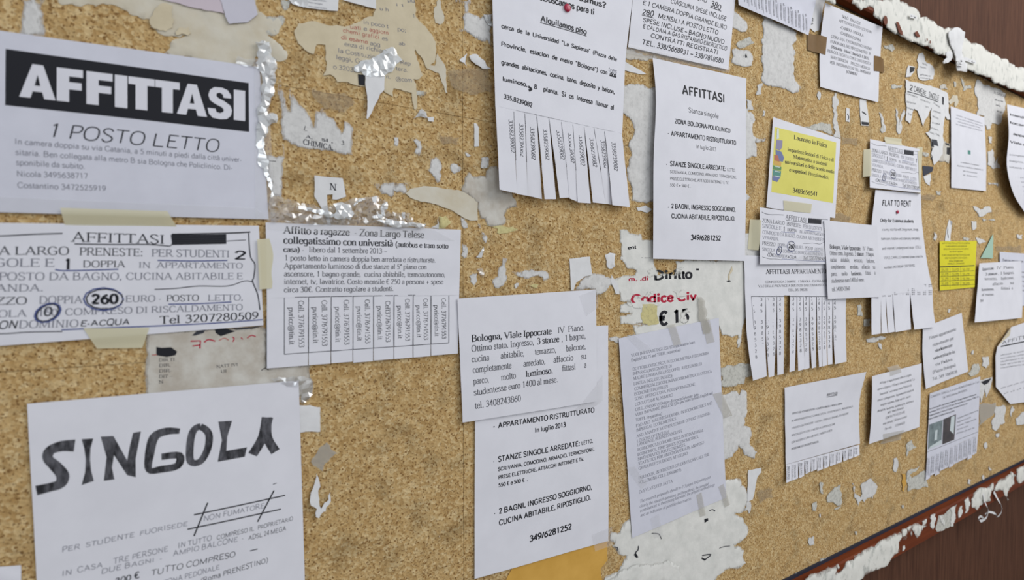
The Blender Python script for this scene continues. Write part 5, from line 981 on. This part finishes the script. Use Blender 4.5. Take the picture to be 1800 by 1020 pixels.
pt('tape_piece', 'yellowed tape square left of the euro price', M1, [(600,625),(720,640),(735,780),(650,800),(600,780)], 'yellow_stain', lift=1.3, cat='tape')
pt('tape_piece', 'long grey tape slip from the torn book poster down to the English lesson sheet', M1, [(1040,560),(1110,600),(1150,860),(1095,870)], 'tape_grey', lift=3.4, cat='tape')
pt(S, 'curling brownish slit near the right side of the torn book poster', M1, [(1330,315),(1335,350),(1310,430),(1300,425),(1312,360)], 'beige', lift=1.5)
pt(S, 'blank white upright strip above the crisp Viale Ippocrate sheet', M1, [(5,255),(172,238),(190,385),(130,400),(60,450),(38,512),(18,512)], 'scrap', lift=1.3, amp=.1)
pt(S, 'crumpled grey fan of paper between the blank strip and the book poster', M1, [(190,372),(262,378),(345,412),(395,450),(330,480),(290,530),(222,550),(215,505),(40,512),(100,430)], 'residue', lift=1.0, relief=.0008, amp=.5)
pt(S, 'small crumpled white square above the crumpled grey fan', M1, [(293,225),(380,215),(378,312),(352,335),(315,328)], 'scrap', lift=1, relief=.0012, sp=.004)
pt(S, 'white spike shaped scrap left of the red word Codice', M1, [(348,385),(395,452),(415,545),(382,542),(342,442)], 'scrap', lift=1.4, amp=.2)
pt(S, 'narrow white band at the top left corner of the English lesson sheet', M1, [(320,905),(410,895),(410,945),(322,940)], 'residue')
# between the Spanish flyer and the stanza singole sheet
pt('torn_poster', 'tall frayed white remains between the Spanish flyer and the Stanza singole sheet', L1, [(110,240),(150,235),(250,250),(250,790),(205,800),(170,795),(128,785),(122,610),(135,570),(120,530),(150,450),(130,405),(90,370),(88,250)], 'residue', lift=.7, relief=.0008)
pt(S, 'grey printed strip between the marker flyer and the Stanza singole sheet', L1, [(90,62),(235,100),(330,125),(330,150),(235,118),(120,122),(90,100)], 'residue_dirty', lift=.6)
pt(S, 'sharp white sliver below the marker flyer, left of Stanza singole', L1, [(98,125),(205,188),(190,190),(98,170)], 'scrap', lift=.9, amp=.2)
pt(S, 'flat white ellipse left of the Stanza singole sheet foot', L1, [(158,818),(200,808),(232,826),(222,836),(165,834)], 'scrap')
pt(S, 'mottled white residue right of the marker flyer with a black dot', R2, [(0,370),(30,375),(80,380),(102,420),(95,490),(50,500),(0,490),(-60,470),(-60,370)], 'residue', relief=.0005)
pt(S, 'black round dot left of the tall white residue near the top', R2, [(25,415),(45,400),(64,412),(58,430),(38,434)], 'ink_black', lift=1.2, amp=.1)
for pts, lb in (([(-120,30),(-30,90),(40,150),(62,190),(50,235),(0,235),(-110,150)], 'frayed white residue right of the marker flyer, near the top edge'), ([(-30,330),(20,300),(80,270),(115,320),(60,345),(0,365)], 'pale horizontal smear right of the marker flyer corner'),
                ([(45,740),(105,738),(106,822),(50,830)], 'pale grey square right of the Stanza singole sheet'), ([(20,830),(90,840),(118,900),(90,930),(50,920)], 'frayed grey residue right of Stanza singole, under the pale square'), ([(130,640),(178,618),(165,700),(122,708)], 'small residue foot below the tall white residue'),
                ([(175,820),(195,830),(190,870),(170,868)], 'tiny white upright shred above the Laureato flyer corner'), ([(585,680),(608,690),(600,752),(590,745)], 'small white dash below the SOLO RAGAZZE sheet corner')):
    pt(S, lb, R2, pts, 'residue_thin' if 'smear' in lb else 'residue')
pt('torn_poster', 'tall torn white remains below the top tab flyer', R2, [(165,95),(300,170),(430,240),(430,300),(395,340),(422,400),(418,600),(460,655),(440,690),(400,702),(320,662),(180,622),(160,580),(160,300)], 'residue', lift=.8, relief=.001)
k = Patch(S, 'light paper with a short vertical word beside the SOLO RAGAZZE sheet', R2, [(525,-10),(640,-5),(632,35),(595,225),(560,240),(515,200)], 'scrap', lift=1.2, amp=.3); q = Ink(k); q.t('Via', *Zt(R2,(548,190))[0], *Zt(R2,(550,135))[0], 3.5, 'S', 'ink_dark'); q.done()
pt(S, 'long thin white wisp below the SOLO RAGAZZE sheet, left one', R2, [(712,690),(728,695),(728,800),(728,900),(752,1000),(756,1035),(700,1020),(706,850)], 'residue')
k = Patch(S, 'white ticket with a dark bar below the right part of SOLO RAGAZZE', R2, [(898,740),(945,745),(968,940),(908,937)], 'scrap', lift=1.2, amp=.15); q = Ink(k); z = lambda x, y: Zt(R2,(x,y))[0]; q.poly([z(910,908), z(964,915), z(966,936), z(912,930)], 'ink_black'); q.line([z(915,835), z(945,855)], 2.5, 'ink_black'); q.done()
k = Patch(S, 'tiny white ticket with a dark curl, left of the ticket with the bar', R2, [(797,805),(822,812),(824,912),(796,906)], 'scrap', lift=1.2, amp=.1); q = Ink(k); q.line([z(805,850), z(815,875), z(808,898)], 2.5, 'ink_black'); q.done()
pt(S, 'curved white wisp right of the ticket with the dark bar', R2, [(1042,835),(1062,850),(1092,985),(1065,995),(1050,960),(1072,960)], 'residue')
pt(S, 'spotty white residue above the Laureato flyer', R2, [(480,950),(560,925),(600,915),(680,925),(705,1010),(640,990),(560,980)], 'residue_thin')
pt(S, 'white residue block left of the Laureato in Fisica flyer', R3, [(-60,-20),(60,-40),(100,80),(125,180),(195,180),(190,205),(120,215),(130,320),(60,340),(-60,330)], 'residue', relief=.0006)
pt(S, 'white bulge right of the Stanza singole sheet, level with the phone number', R3, [(-60,540),(40,590),(80,620),(60,650),(-60,660)], 'residue')
pt('tape_piece', 'yellowish tape end left of the small handwritten copy', R3, [(110,820),(148,815),(140,1020),(105,1020)], 'tape_cream', lift=1.6, cat='tape')
pt(S, 'grey white residue under the left edge of the curling tab flyer, upper', R4, [(20,180),(110,150),(145,200),(145,290),(70,290),(20,260)], 'residue')
pt('tape_piece', 'horizontal grey tape band left of the curling tab flyer foot', N1, [(125,295),(300,268),(312,345),(275,352),(265,395),(130,405)], 'residue_thin', lift=.9, cat='tape')
pt('torn_poster', 'fuzzy white remains right of the English lesson sheet', N1, [(100,460),(133,455),(215,430),(235,455),(250,425),(275,430),(285,520),(270,600),(265,640),(305,655),(312,700),(305,760),(345,800),(330,838),(300,830),(265,815),(232,762),(195,830),(100,840)], 'residue', lift=.8, relief=.001)
# right part
k = Patch('torn_poster', 'torn 2 CAMERE SINGOLE flyer hanging in strips, top right', R6, [(203,545),(310,575),(432,610),(492,640),(500,700),(515,825),(492,825),(478,800),(465,900),(460,1060),(400,1140),(380,1060),(400,1010),(342,915),(372,900),(385,740),(360,800),(325,870),(310,820),(288,765),(262,750),(235,855),(205,830)], 'scrap', lift=2.0, amp=.4, relief=0); q = Ink(k); z = lambda x, y: Zt(R6,(x,y))[0]
q.t('2', *z(228,618), *z(252,628), 8.5, 'K'); q.t('CAMERE', *z(258,628), *z(345,662), 9, 'K'); q.t('SINGOLE', *z(362,670), *z(432,695), 9, 'K'); q.line([z(215,632), z(300,655), z(430,705)], 1.4)
for i, (a, b, c) in enumerate((((212,650), (285,675), 'Luminose in'), ((305,690), (372,715), 'zona univ'), ((395,715), (440,745), 'Prezzo'), ((210,705), (275,722), 'porta con'), ((335,740), (362,745), 'in'), ((395,770), (445,785), 'camere'), ((210,745), (262,765), 'compresi'), ((388,805), (430,825), 'solo'), ((218,790), (245,800), 'Tel'), ((385,850), (440,862), 'a casa'), ((380,885), (430,905), 'con'), ((410,925), (440,945), 'ok'), ((360,910), (400,930), 'con'))):
    q.t(c, *z(*a), *z(*b), 3.2, 'H')
q.poly([z(455,665), z(468,672), z(466,725), z(456,720)], 'ink_black'); q.poly([z(380,960), z(420,965), z(430,1010), z(395,1000)], 'ink_dark'); q.done()
k = Patch(S, 'black smudged grey paper below the torn camere singole flyer', R7, [(440,50),(500,20),(515,60),(575,80),(572,160),(560,218),(450,195)], 'residue_dirty', lift=1.2); q = Ink(k); z = lambda x, y: Zt(R7,(x,y))[0]
q.poly([z(442,60), z(465,62), z(462,110), z(444,105)], 'ink_black'); q.poly([z(545,110), z(565,112), z(563,160), z(543,155)], 'ink_black'); q.line([z(445,120), z(455,150), z(442,190)], 3, 'ink_black'); q.line([z(535,85), z(560,95)], 3, 'ink_black'); q.done()
k = Patch(S, 'small white scrap with a black square above the torn camere singole flyer', R6, [(222,452),(268,460),(265,490),(238,528),(205,532),(212,480)], 'scrap', lift=1.8, amp=.1); q = Ink(k); z = lambda x, y: Zt(R6,(x,y))[0]; q.poly([z(232,460), z(267,465), z(262,490), z(232,505)], 'ink_black'); q.done()
k = Patch(S, 'frayed white scrap with printed lines near the top rail', R6, [(295,372),(318,362),(335,400),(350,435),(372,440),(402,480),(395,545),(345,555),(300,548),(292,460)], 'scrap', lift=1.4, amp=.6); q = Ink(k)
q.t('sub', *z(318,440), *z(352,455), 3, 'H', 'ink_dark'); q.t('appart.', *z(300,462), *z(348,475), 2.4, 'h', 'ink_dark'); q.t('affitto e', *z(303,520), *z(375,530), 3, 'h', 'ink_dark'); q.t('camera', *z(305,540), *z(372,548), 2.6, 'h', 'ink_dark'); q.done()
k = Patch('torn_poster', 'torn whitish flyer remains reading A SINGO below the top rail', R6, [(680,640),(700,545),(722,560),(740,582),(810,605),(895,645),(892,700),(885,770),(870,820),(845,862),(800,850),(790,890),(765,895),(745,800),(690,800),(700,700)], 'residue', lift=1.2, relief=0); q = Ink(k)
for c, a, b in (('A SINGO', (810,645), (895,672)), ('doccia', (818,692), (875,705)), ('mia', (825,728), (858,737)), ('io p', (832,770), (868,778))): q.t(c, *z(*a), *z(*b), 4.2 if 'SIN' in c else 3, 'S', 'ink_dark')
q.done()
for pts, lb, m_ in (([(50,310),(115,305),(132,340),(110,358),(60,335)], 'pale smear under the top rail, right of SOLO RAGAZZE', 'residue_thin'), ([(105,582),(182,585),(172,610),(108,612)], 'small pale smear left of the torn camere singole flyer', 'residue_thin'), ([(135,740),(150,800),(160,860),(178,780),(190,750),(200,790),(178,900),(155,930),(140,880)], 'wispy V shaped residue left of the torn camere singole flyer', 'residue'),
    ([(25,775),(40,800),(62,900),(45,915),(28,900)], 'thin slanted wisp right of the ticket with the dark bar', 'residue_thin'), ([(500,700),(530,655),(562,660),(570,700),(545,740),(545,700),(510,720)], 'crumpled beige knot above the narrow faintly printed sheet', 'beige_pale'), ([(440,590),(480,580),(500,620),(440,612)], 'grey flap on the top edge of the torn camere singole flyer', 'residue_dirty'),
    ([(580,530),(610,590),(650,585),(660,610),(600,630)], 'wispy pale residue between the two torn flyers near the top rail', 'residue_thin'), ([(535,560),(550,560),(552,600),(540,600)], 'tiny pale dash near the top rail', 'residue_thin'), ([(745,525),(770,530),(765,555),(742,550)], 'small cream knob under the top rail crust', 'beige'), ([(775,940),(800,945),(798,975),(780,970)], 'tiny pale flake right of the narrow sheet', 'residue')):
    pt(S, lb, R6, pts, m_)
pt(S, 'dark navy five sided scrap right of the upper handwritten copy', R7, [(386,232),(456,240),(450,270),(390,304)], 'navy', lift=1.2, amp=.1)
pt(S, 'white tail below the dark navy scrap', R7, [(390,304),(438,285),(434,366),(405,345)], 'scrap', lift=.9)
pt(S, 'pale teal triangle of paper above the cropped Viale Ippocrate sheet', R7, [(854,685),(851,848),(770,846),(800,790)], 'teal', lift=3, amp=.1)
k = Patch(S, 'slim green printed slip above the bright yellow flyer', R7, [(560,590),(582,605),(570,735),(533,733),(548,640)], 'scrap', lift=1, amp=.2); q = Ink(k); z = lambda x, y: Zt(R7,(x,y))[0]; q.line([z(572,600), z(575,625)], 2.5, 'ink_dark'); q.line([z(552,650), z(548,690)], 2, 'ink_dark'); q.line([z(553,690), z(555,712)], 2.5, 'ink_black'); q.done()
for pts, lb in (([(720,500),(770,522),(830,500),(845,540),(800,560),(760,572),(745,540)], 'ragged white residue between the narrow sheet and the yellow flyer'), ([(708,600),(742,600),(745,640),(718,662)], 'small white residue block above the yellow flyer'), ([(735,708),(770,715),(808,738),(760,755)], 'white fleck touching the top right of the yellow flyer'),
    ([(815,140),(850,120),(862,215),(890,168),(902,250),(850,255),(815,225)], 'forked white residue right of the narrow sheet'), ([(815,342),(870,345),(902,358),(885,372),(825,360)], 'thin white streak below the narrow sheet corner'), ([(470,395),(510,400),(505,430),(480,425)], 'faint white patch above the yellow flyer, left'),
    ([(650,705),(700,715),(690,735),(655,730)], 'faint residue touching the top edge of the yellow flyer'), ([(460,670),(480,690),(472,730),(455,720)], 'small pale shred left of the yellow flyer corner'), ([(382,140),(430,150),(425,170),(385,165)], 'pale smear right of the upper handwritten copy'), ([(822,40),(840,45),(845,85),(826,80)], 'tiny pale bar right of the narrow sheet top'),
    ([(780,580),(860,585),(870,600),(790,605)], 'faint dotted smear right of the ragged residue'), ([(1010,685),(1050,690),(1045,720),(1012,710)], 'thin white streak near the right edge above the grey sheet')):
    pt(S, lb, R7, pts, 'residue_thin' if 'faint' in lb or 'smear' in lb else 'residue')
for pts, lb in (([(690,702),(740,698),(742,740),(740,790),(715,800),(692,835),(672,822),(685,760)], 'long white drip shaped residue right of the photo flyer'), ([(778,700),(792,722),(772,762),(766,740)], 'small white drip right of the long drip residue'), ([(795,770),(838,730),(870,740),(870,800),(800,802)], 'white residue at the right edge, below the round cornered sheet'),
    ([(618,442),(655,440),(658,480),(640,505),(618,490)], 'crumpled white blotch right of the Fittasi note'), ([(545,530),(575,480),(602,478),(600,530),(560,548)], 'grey white smear above the photo flyer'), ([(440,190),(456,188),(448,212),(438,208)], 'tiny white dash above the Fittasi note'), ([(8,350),(60,342),(122,334),(100,352),(12,364)], 'long thin white smear below the FLAT TO RENT tabs'),
    ([(72,368),(90,375),(92,405),(80,400)], 'tiny yellowish fleck below the long thin smear'), ([(-5,245),(32,240),(32,280),(-5,282)], 'grey patch left of the FLAT TO RENT tabs'), ([(-40,170),(-20,165),(-10,230),(-40,225)], 'small grey patch between the two tab flyers'), ([(628,900),(642,890),(648,920),(636,930)], 'tiny white chip right of the photo flyer foot'),
    ([(565,410),(575,405),(572,432),(562,430)], 'tiny pale chip right of the Fittasi note top'), ([(690,850),(712,845),(708,865),(694,868)], 'small pale crumb right of the photo flyer'), ([(218,905),(250,880),(245,920),(222,935)], 'faint grey loop of residue left of the photo flyer')):
    pt(S, lb, R8, pts, 'residue_thin' if 'faint' in lb or 'grey' in lb else 'residue')
k = Patch(S, 'small torn corner with black print right of the photo flyer', R8, [(606,566),(640,556),(674,548),(668,585),(650,640),(640,660),(632,615),(612,690),(604,640)], 'residue', lift=1.4, amp=.3); q = Ink(k); z = lambda x, y: Zt(R8,(x,y))[0]; q.poly([z(612,575), z(668,555), z(652,580), z(630,592)], 'ink_black'); q.done()
pt('tape_piece', 'brownish translucent tape right of the photo flyer', R8, [(605,695),(692,682),(665,760),(598,812)], 'tape_grey', lift=1.6, cat='tape')
# sheet with clipped corners, right edge
k = Patch('flyer', 'white sheet with a folded upper left corner at the far right edge', R8, [(700,388),(770,287),(842,262),(960,240),(960,720),(842,682),(768,692),(692,602),(690,440)], 'paper', lift=7, amp=0, cat='flyer', th=.0003); q = Ink(k)
q.t('AFFITTASI', *z(722,378), *z(905,332), 6, 'k', 'ink_black'); q.line([z(718,388), z(900,350)], 2.2)
q.para(['affittasi in appartamento zona', 'universita camera singola a', 'studentessa o lavoratrice', 'ben servita da mezzi e metro', 'riscaldamento autonomo'], z(716,438), z(935,398), z(716,505), z(935,470), 2.5, 'H', 'ink_dark'); 
for i in range(4): q.t('tel. 320 44 55', *z(718+i*34,612-i*10), *z(744+i*34,604-i*10), 2, 'h', 'ink_dark'); q.t('tel. 320', *z(735+i*34,640-i*10), *z(756+i*34,632-i*10), 2, 'h', 'ink_dark')
q.done()
pt('folded_corner', None, R8, [(698,392),(772,286),(765,330),(738,352)], 'beige', lift=8.5, amp=.1, parent=k.obj)
for pts, lb in (([(415,290),(428,300),(435,370),(480,400),(478,310),(520,285),(560,260),(598,300),(600,350),(577,440),(560,400),(532,408),(512,475),(492,420),(465,472),(430,400)], 'white crown shaped residue low on the cork'), ([(235,382),(280,330),(332,300),(336,460),(310,470),(232,440)], 'square grey residue left of the crown shaped one'),
    ([(175,285),(200,290),(203,380),(182,372)], 'thin upright white flake above the square grey residue'), ([(115,452),(152,430),(150,505),(122,502)], 'small white oval left of the square grey residue'), ([(93,702),(130,690),(132,755),(102,768)], 'lone white oval near the bottom rail'), ([(725,112),(752,105),(745,215),(728,210)], 'upright white flake below the CONTRATTO REGOLARE sheet'),
    ([(830,202),(880,190),(925,160),(850,235),(862,255),(958,200),(972,280),(985,330),(905,345),(832,362)], 'grey lined residue left of the photo flyer foot'), ([(1440,168),(1462,198),(1445,205),(1435,185)], 'tiny white star flake near the bottom right rail'), ([(1280,265),(1305,270),(1300,305),(1278,300)], 'small white square flake right of the photo flyer foot'), ([(1390,235),(1402,235),(1400,275),(1390,270)], 'tiny upright flake near the bottom right rail'),
    ([(785,460),(805,458),(802,488),(788,485)], 'tiny grey fleck above the bottom rail'), ([(915,505),(940,515),(928,530)], 'tiny white crumb touching the bottom rail'), ([(435,655),(455,655),(452,685),(440,682)], 'faint pale dot low on the cork'), ([(-10,960),(20,970),(10,1000),(-10,1000)], 'pale smear on the cork beside the rail crust start'), ([(180,860),(230,850),(215,880),(175,885)], 'pale smear just above the bottom rail'), ([(170,525),(183,525),(183,555),(172,552)], 'tiny white chip below the small white oval'), ([(280,490),(335,468),(335,475),(285,498)], 'thin white line under the square grey residue'), ([(820,10),(870,0),(900,30),(840,60),(825,100)], 'grey loop residue left of the photo flyer fringe')):
    pt(S, lb, U1, pts, 'residue_thin' if 'grey' in lb or 'faint' in lb or 'smear' in lb else 'residue')
pt(S, 'rust brown vertical stain of old paper left of the photo flyer foot', U1, [(788,225),(812,230),(802,360),(790,350)], 'manila')
# ------------------------------------------------------------------ paper crust left on the rails
CR = 'paper_crust'
def crust(lb, Z, pts, l=19, relief=.0022, m='rail_crust', amp=1.0, **k): return pt(CR, lb, Z, pts, m, lift=l, relief=relief, sp=.011, amp=amp, th=.0015, cat='paper crust', **k)
crust('thick white crust of paper layers along the top rail, left stretch', V1, [(235,-20),(250,30),(290,60),(330,95),(380,70),(440,75),(445,140),(500,175),(520,242),(530,180),(560,250),(600,280),(680,322),(720,340),(780,375),(830,385),(900,418),(940,415),(1000,482),(1060,490),(1110,500),(1190,560),(1260,420),(1262,330),(1180,260),(1130,250),(1090,260),(1050,240),(950,172),(900,150),(862,160),(850,110),(760,50),(680,12),(660,-20)])
crust('thick white crust of paper layers along the top rail, right stretch', V1, [(1150,350),(1262,335),(1400,400),(1450,440),(1500,480),(1560,500),(1700,580),(1800,612),(1900,660),(1900,880),(1800,826),(1740,822),(1600,770),(1500,700),(1430,680),(1350,650),(1280,620),(1180,560)])
crust('folded white flap on the top rail crust, its pointed end on the cork', V1, [(1120,290),(1170,250),(1225,255),(1268,290),(1262,340),(1240,480),(1285,590),(1280,652),(1230,640),(1200,640),(1190,560),(1150,430)], l=24, m='scrap', relief=.003, amp=.5)
crust('small torn flap curling down from the top rail crust', V1, [(1100,470),(1150,470),(1142,545),(1080,575),(1072,560),(1105,520)], l=22, m='scrap', relief=.001)
crust('white streaky remains at the start of the top rail crust', V1, [(-30,-30),(110,-20),(95,40),(60,30),(20,10)], relief=.002, l=18.6)
for i, pts in enumerate(([(815,290),(835,280),(860,325),(850,340),(820,318)], [(645,195),(665,200),(690,260),(705,320),(690,315),(660,260)], [(540,140),(560,150),(565,215),(545,225),(530,185)], [(920,345),(930,350),(932,370),(922,368)], [(950,365),(958,368),(957,395),(948,390)], [(1135,305),(1148,312),(1140,340),(1132,330)])):
    pt('dark_hole', ('dark red hole torn in the middle of the top rail crust', 'long dark tear in the left part of the top rail crust', 'dark gap in the top rail crust just right of SOLO RAGAZZE', 'tiny dark nick in the top rail crust, left of a pair', 'tiny dark nick in the top rail crust, right of a pair', 'dark red fleck on the top rail crust by the folded flap')[i], V1, pts, 'rail_wood', lift=22.5, amp=.6, th=.0004)
for lb, Z, pts in (('faint grey tape mark on the cork right of the Laureato flyer top', R3, [(760,170),(885,180),(880,240),(770,232)]), ('faint grey tape mark right of the FLAT TO RENT heading', R7, [(375,425),(480,430),(450,468),(375,460)]), ('faint grey tape mark above the Viale Ippocrate copy by FLAT TO RENT', R3, [(690,745),(830,765),(830,800),(690,795)]),
        ('large grey worn patch on the cork left of the Spanish flyer', H1, [(500,630),(640,620),(860,630),(880,830),(700,850),(560,800)]), ('grey worn patch on the cork under the law text poster', E1, [(300,690),(560,720),(640,800),(560,880),(400,850)]), ('grey worn patch above the grey sheet near the right edge', R7, [(870,770),(1035,755),(1040,805),(880,800)]),
        ('dusky worn patch on the cork right of the huge torn remains', Q1, [(1040,290),(1160,270),(1170,340),(1060,390)]), ('worn grey patch left of the Spanish flyer foot', F1, [(700,170),(870,190),(850,260),(720,240)])):
    pt('tape_mark', lb, Z, pts, 'tape_mark', cat='tape mark')
for i, (a, b, t_) in enumerate((((1265,540), (1355,570), 'K —'), ((775,150), (820,165), 'aula'), ((1190,545), (1240,560), 'Via'), ((1200,585), (1240,592), '06'))):
    f_ = quad('paper_shred', V1 and Zt(V1,(a[0]-8,a[1]-25))[0], Zt(V1,(b[0]+8,b[1]-22))[0], Zt(V1,(b[0]+8,b[1]+10))[0], Zt(V1,(a[0]-8,a[1]+8))[0], 23.5 if i < 2 else 28.5, ('shred with a black K and dash on the top rail crust', 'shred with small print near the left of the top rail crust', 'upper printed shred on the hanging flap of the top rail', 'lower printed shred on the hanging flap of the top rail')[i], cat='paper scrap', m='scrap', nu=3, nv=2)
    q = Ink(f_); q.t(t_, *Zt(V1,a)[0], *Zt(V1,b)[0], 3.5, 'K'); q.done()
crust('white crust of paper layers on the bottom rail, longest piece', U1, [(60,1030),(90,1000),(130,972),(180,962),(240,925),(315,900),(325,930),(300,962),(345,940),(372,885),(400,875),(440,840),(500,800),(560,770),(640,720),(700,690),(780,662),(782,720),(775,800),(735,830),(700,880),(640,930),(560,960),(480,1020),(470,1050),(60,1050)])
crust('torn white arrow shaped piece on the bottom rail', U1, [(795,640),(850,615),(890,596),(977,615),(935,660),(900,710),(878,665),(862,640),(858,695),(840,660),(825,715),(795,722)], relief=.002)
for i, pts in enumerate(([(1005,535),(1040,525),(1032,600),(1020,642),(1000,622)], [(1068,545),(1085,535),(1108,575),(1105,615),(1088,600)], [(1150,480),(1205,452),(1190,540),(1170,622),(1150,622)], [(1225,470),(1240,462),(1232,540),(1212,560)], [(1255,425),(1285,398),(1302,450),(1285,500),(1258,525),(1262,470)], [(940,580),(975,560),(968,600),(940,620)], [(795,765),(812,760),(806,800),(792,808)])):
    pt(S, ('narrow white tooth of paper on the bottom rail right of the arrow shaped piece', 'tilted white shred in the grey patch of the bottom rail', 'tall frayed white strip on the bottom rail', 'thin streak next to the tall frayed strip on the bottom rail', 'ragged white bow shaped strip on the bottom rail, before the curls', 'tiny white shred touching the arrow shaped piece on the rail', 'tiny white chip on the red lower edge of the bottom rail')[i], U1, pts, 'crust', lift=18.8, relief=.001, th=.0006)
pt('glue_patch', 'grey glue patch between white shreds on the bottom rail', U1, [(1040,620),(1060,540),(1130,500),(1180,480),(1160,600),(1100,650),(1050,660)], 'residue_thin', lift=18.4, cat='glue')
crust('white crust on the bottom rail with two paper curls hanging off it', U1, [(1310,482),(1330,368),(1400,330),(1470,292),(1482,338),(1560,260),(1605,208),(1640,232),(1632,300),(1600,330),(1582,360),(1584,435),(1560,395),(1545,350),(1500,360),(1470,345),(1455,420),(1400,440),(1350,500)])
crust('white crust piece on the bottom rail at the right edge of the view', U1, [(1648,192),(1700,168),(1800,130),(1800,240),(1700,282),(1660,300),(1645,250)])
def curl(lb, pts, w_):
    P = np.array([at(*Zt(U1,(x,y))[0], l/1000) for x, y, l in pts]); n = len(P); Q = []
    for i in range(n-1):
        p0 = P[max(0,i-1)]; p3 = P[min(n-1,i+2)]
        for t in (0,.25,.5,.75): Q.append(.5*(2*P[i]+(P[i+1]-p0)*t+(2*p0-5*P[i]+4*P[i+1]-p3)*t*t+(-p0+3*P[i]-3*P[i+1]+p3)*t**3))
    Q.append(P[-1]); Q = np.array(Q); T = np.gradient(Q, axis=0); T /= np.linalg.norm(T, axis=1)[:, None]; V = []; m_ = len(Q)
    for i in range(m_):
        a = i*.12; side = np.cross(T[i], [math.sin(a)*.6, -1, 0]); side /= np.linalg.norm(side); k_ = w_*(1-.5*i/m_); nn = np.cross(side, T[i])*.0002
        V += [Q[i]+side*k_/2+nn, Q[i]-side*k_/2+nn, Q[i]-side*k_/2-nn, Q[i]+side*k_/2-nn]
    Fc = [(i*4+a, i*4+(a+1) % 4, i*4+4+(a+1) % 4, i*4+4+a) for i in range(m_-1) for a in range(4)]+[(3, 2, 1, 0), (m_*4-4, m_*4-3, m_*4-2, m_*4-1)]
    tag(mesh('paper_curl', V, Fc, 'scrap', None, False), lb, 'paper curl')
curl('left curling ribbon of paper hanging from the bottom rail crust', [(1395,375,21),(1405,430,23),(1430,490,27),(1425,545,32),(1385,578,30),(1358,565,24),(1375,545,22),(1400,560,26)], .010)
curl('right curling ribbon of paper hanging from the bottom rail crust', [(1475,360,21),(1500,410,23),(1530,465,28),(1530,515,34),(1500,548,32),(1485,525,26),(1440,512,26),(1410,530,28)], .009)
# tiny crumbs nobody could count
V = []; Fc = []; rr = random.Random(3)
for i in range(420):
    x, z_ = rr.uniform(-.3, 2.2), rr.uniform(-.54, .52); s_ = rr.uniform(.0005, .0016)*(1.2 if rr.random() < .2 else .8); n0 = len(V); k_ = 5
    for t in range(k_): a = t*6.2832/k_; V.append((x+s_*math.cos(a)*rr.uniform(.5, 1.1), -.0003, z_+s_*1.3*math.sin(a)*rr.uniform(.5, 1.2)))
    Fc.append(tuple(range(n0, n0+k_)))
tag(mesh('paper_crumbs', V, Fc, 'residue'), 'tiny white crumbs of old paper scattered over the cork', 'paper crumbs', kind='stuff')
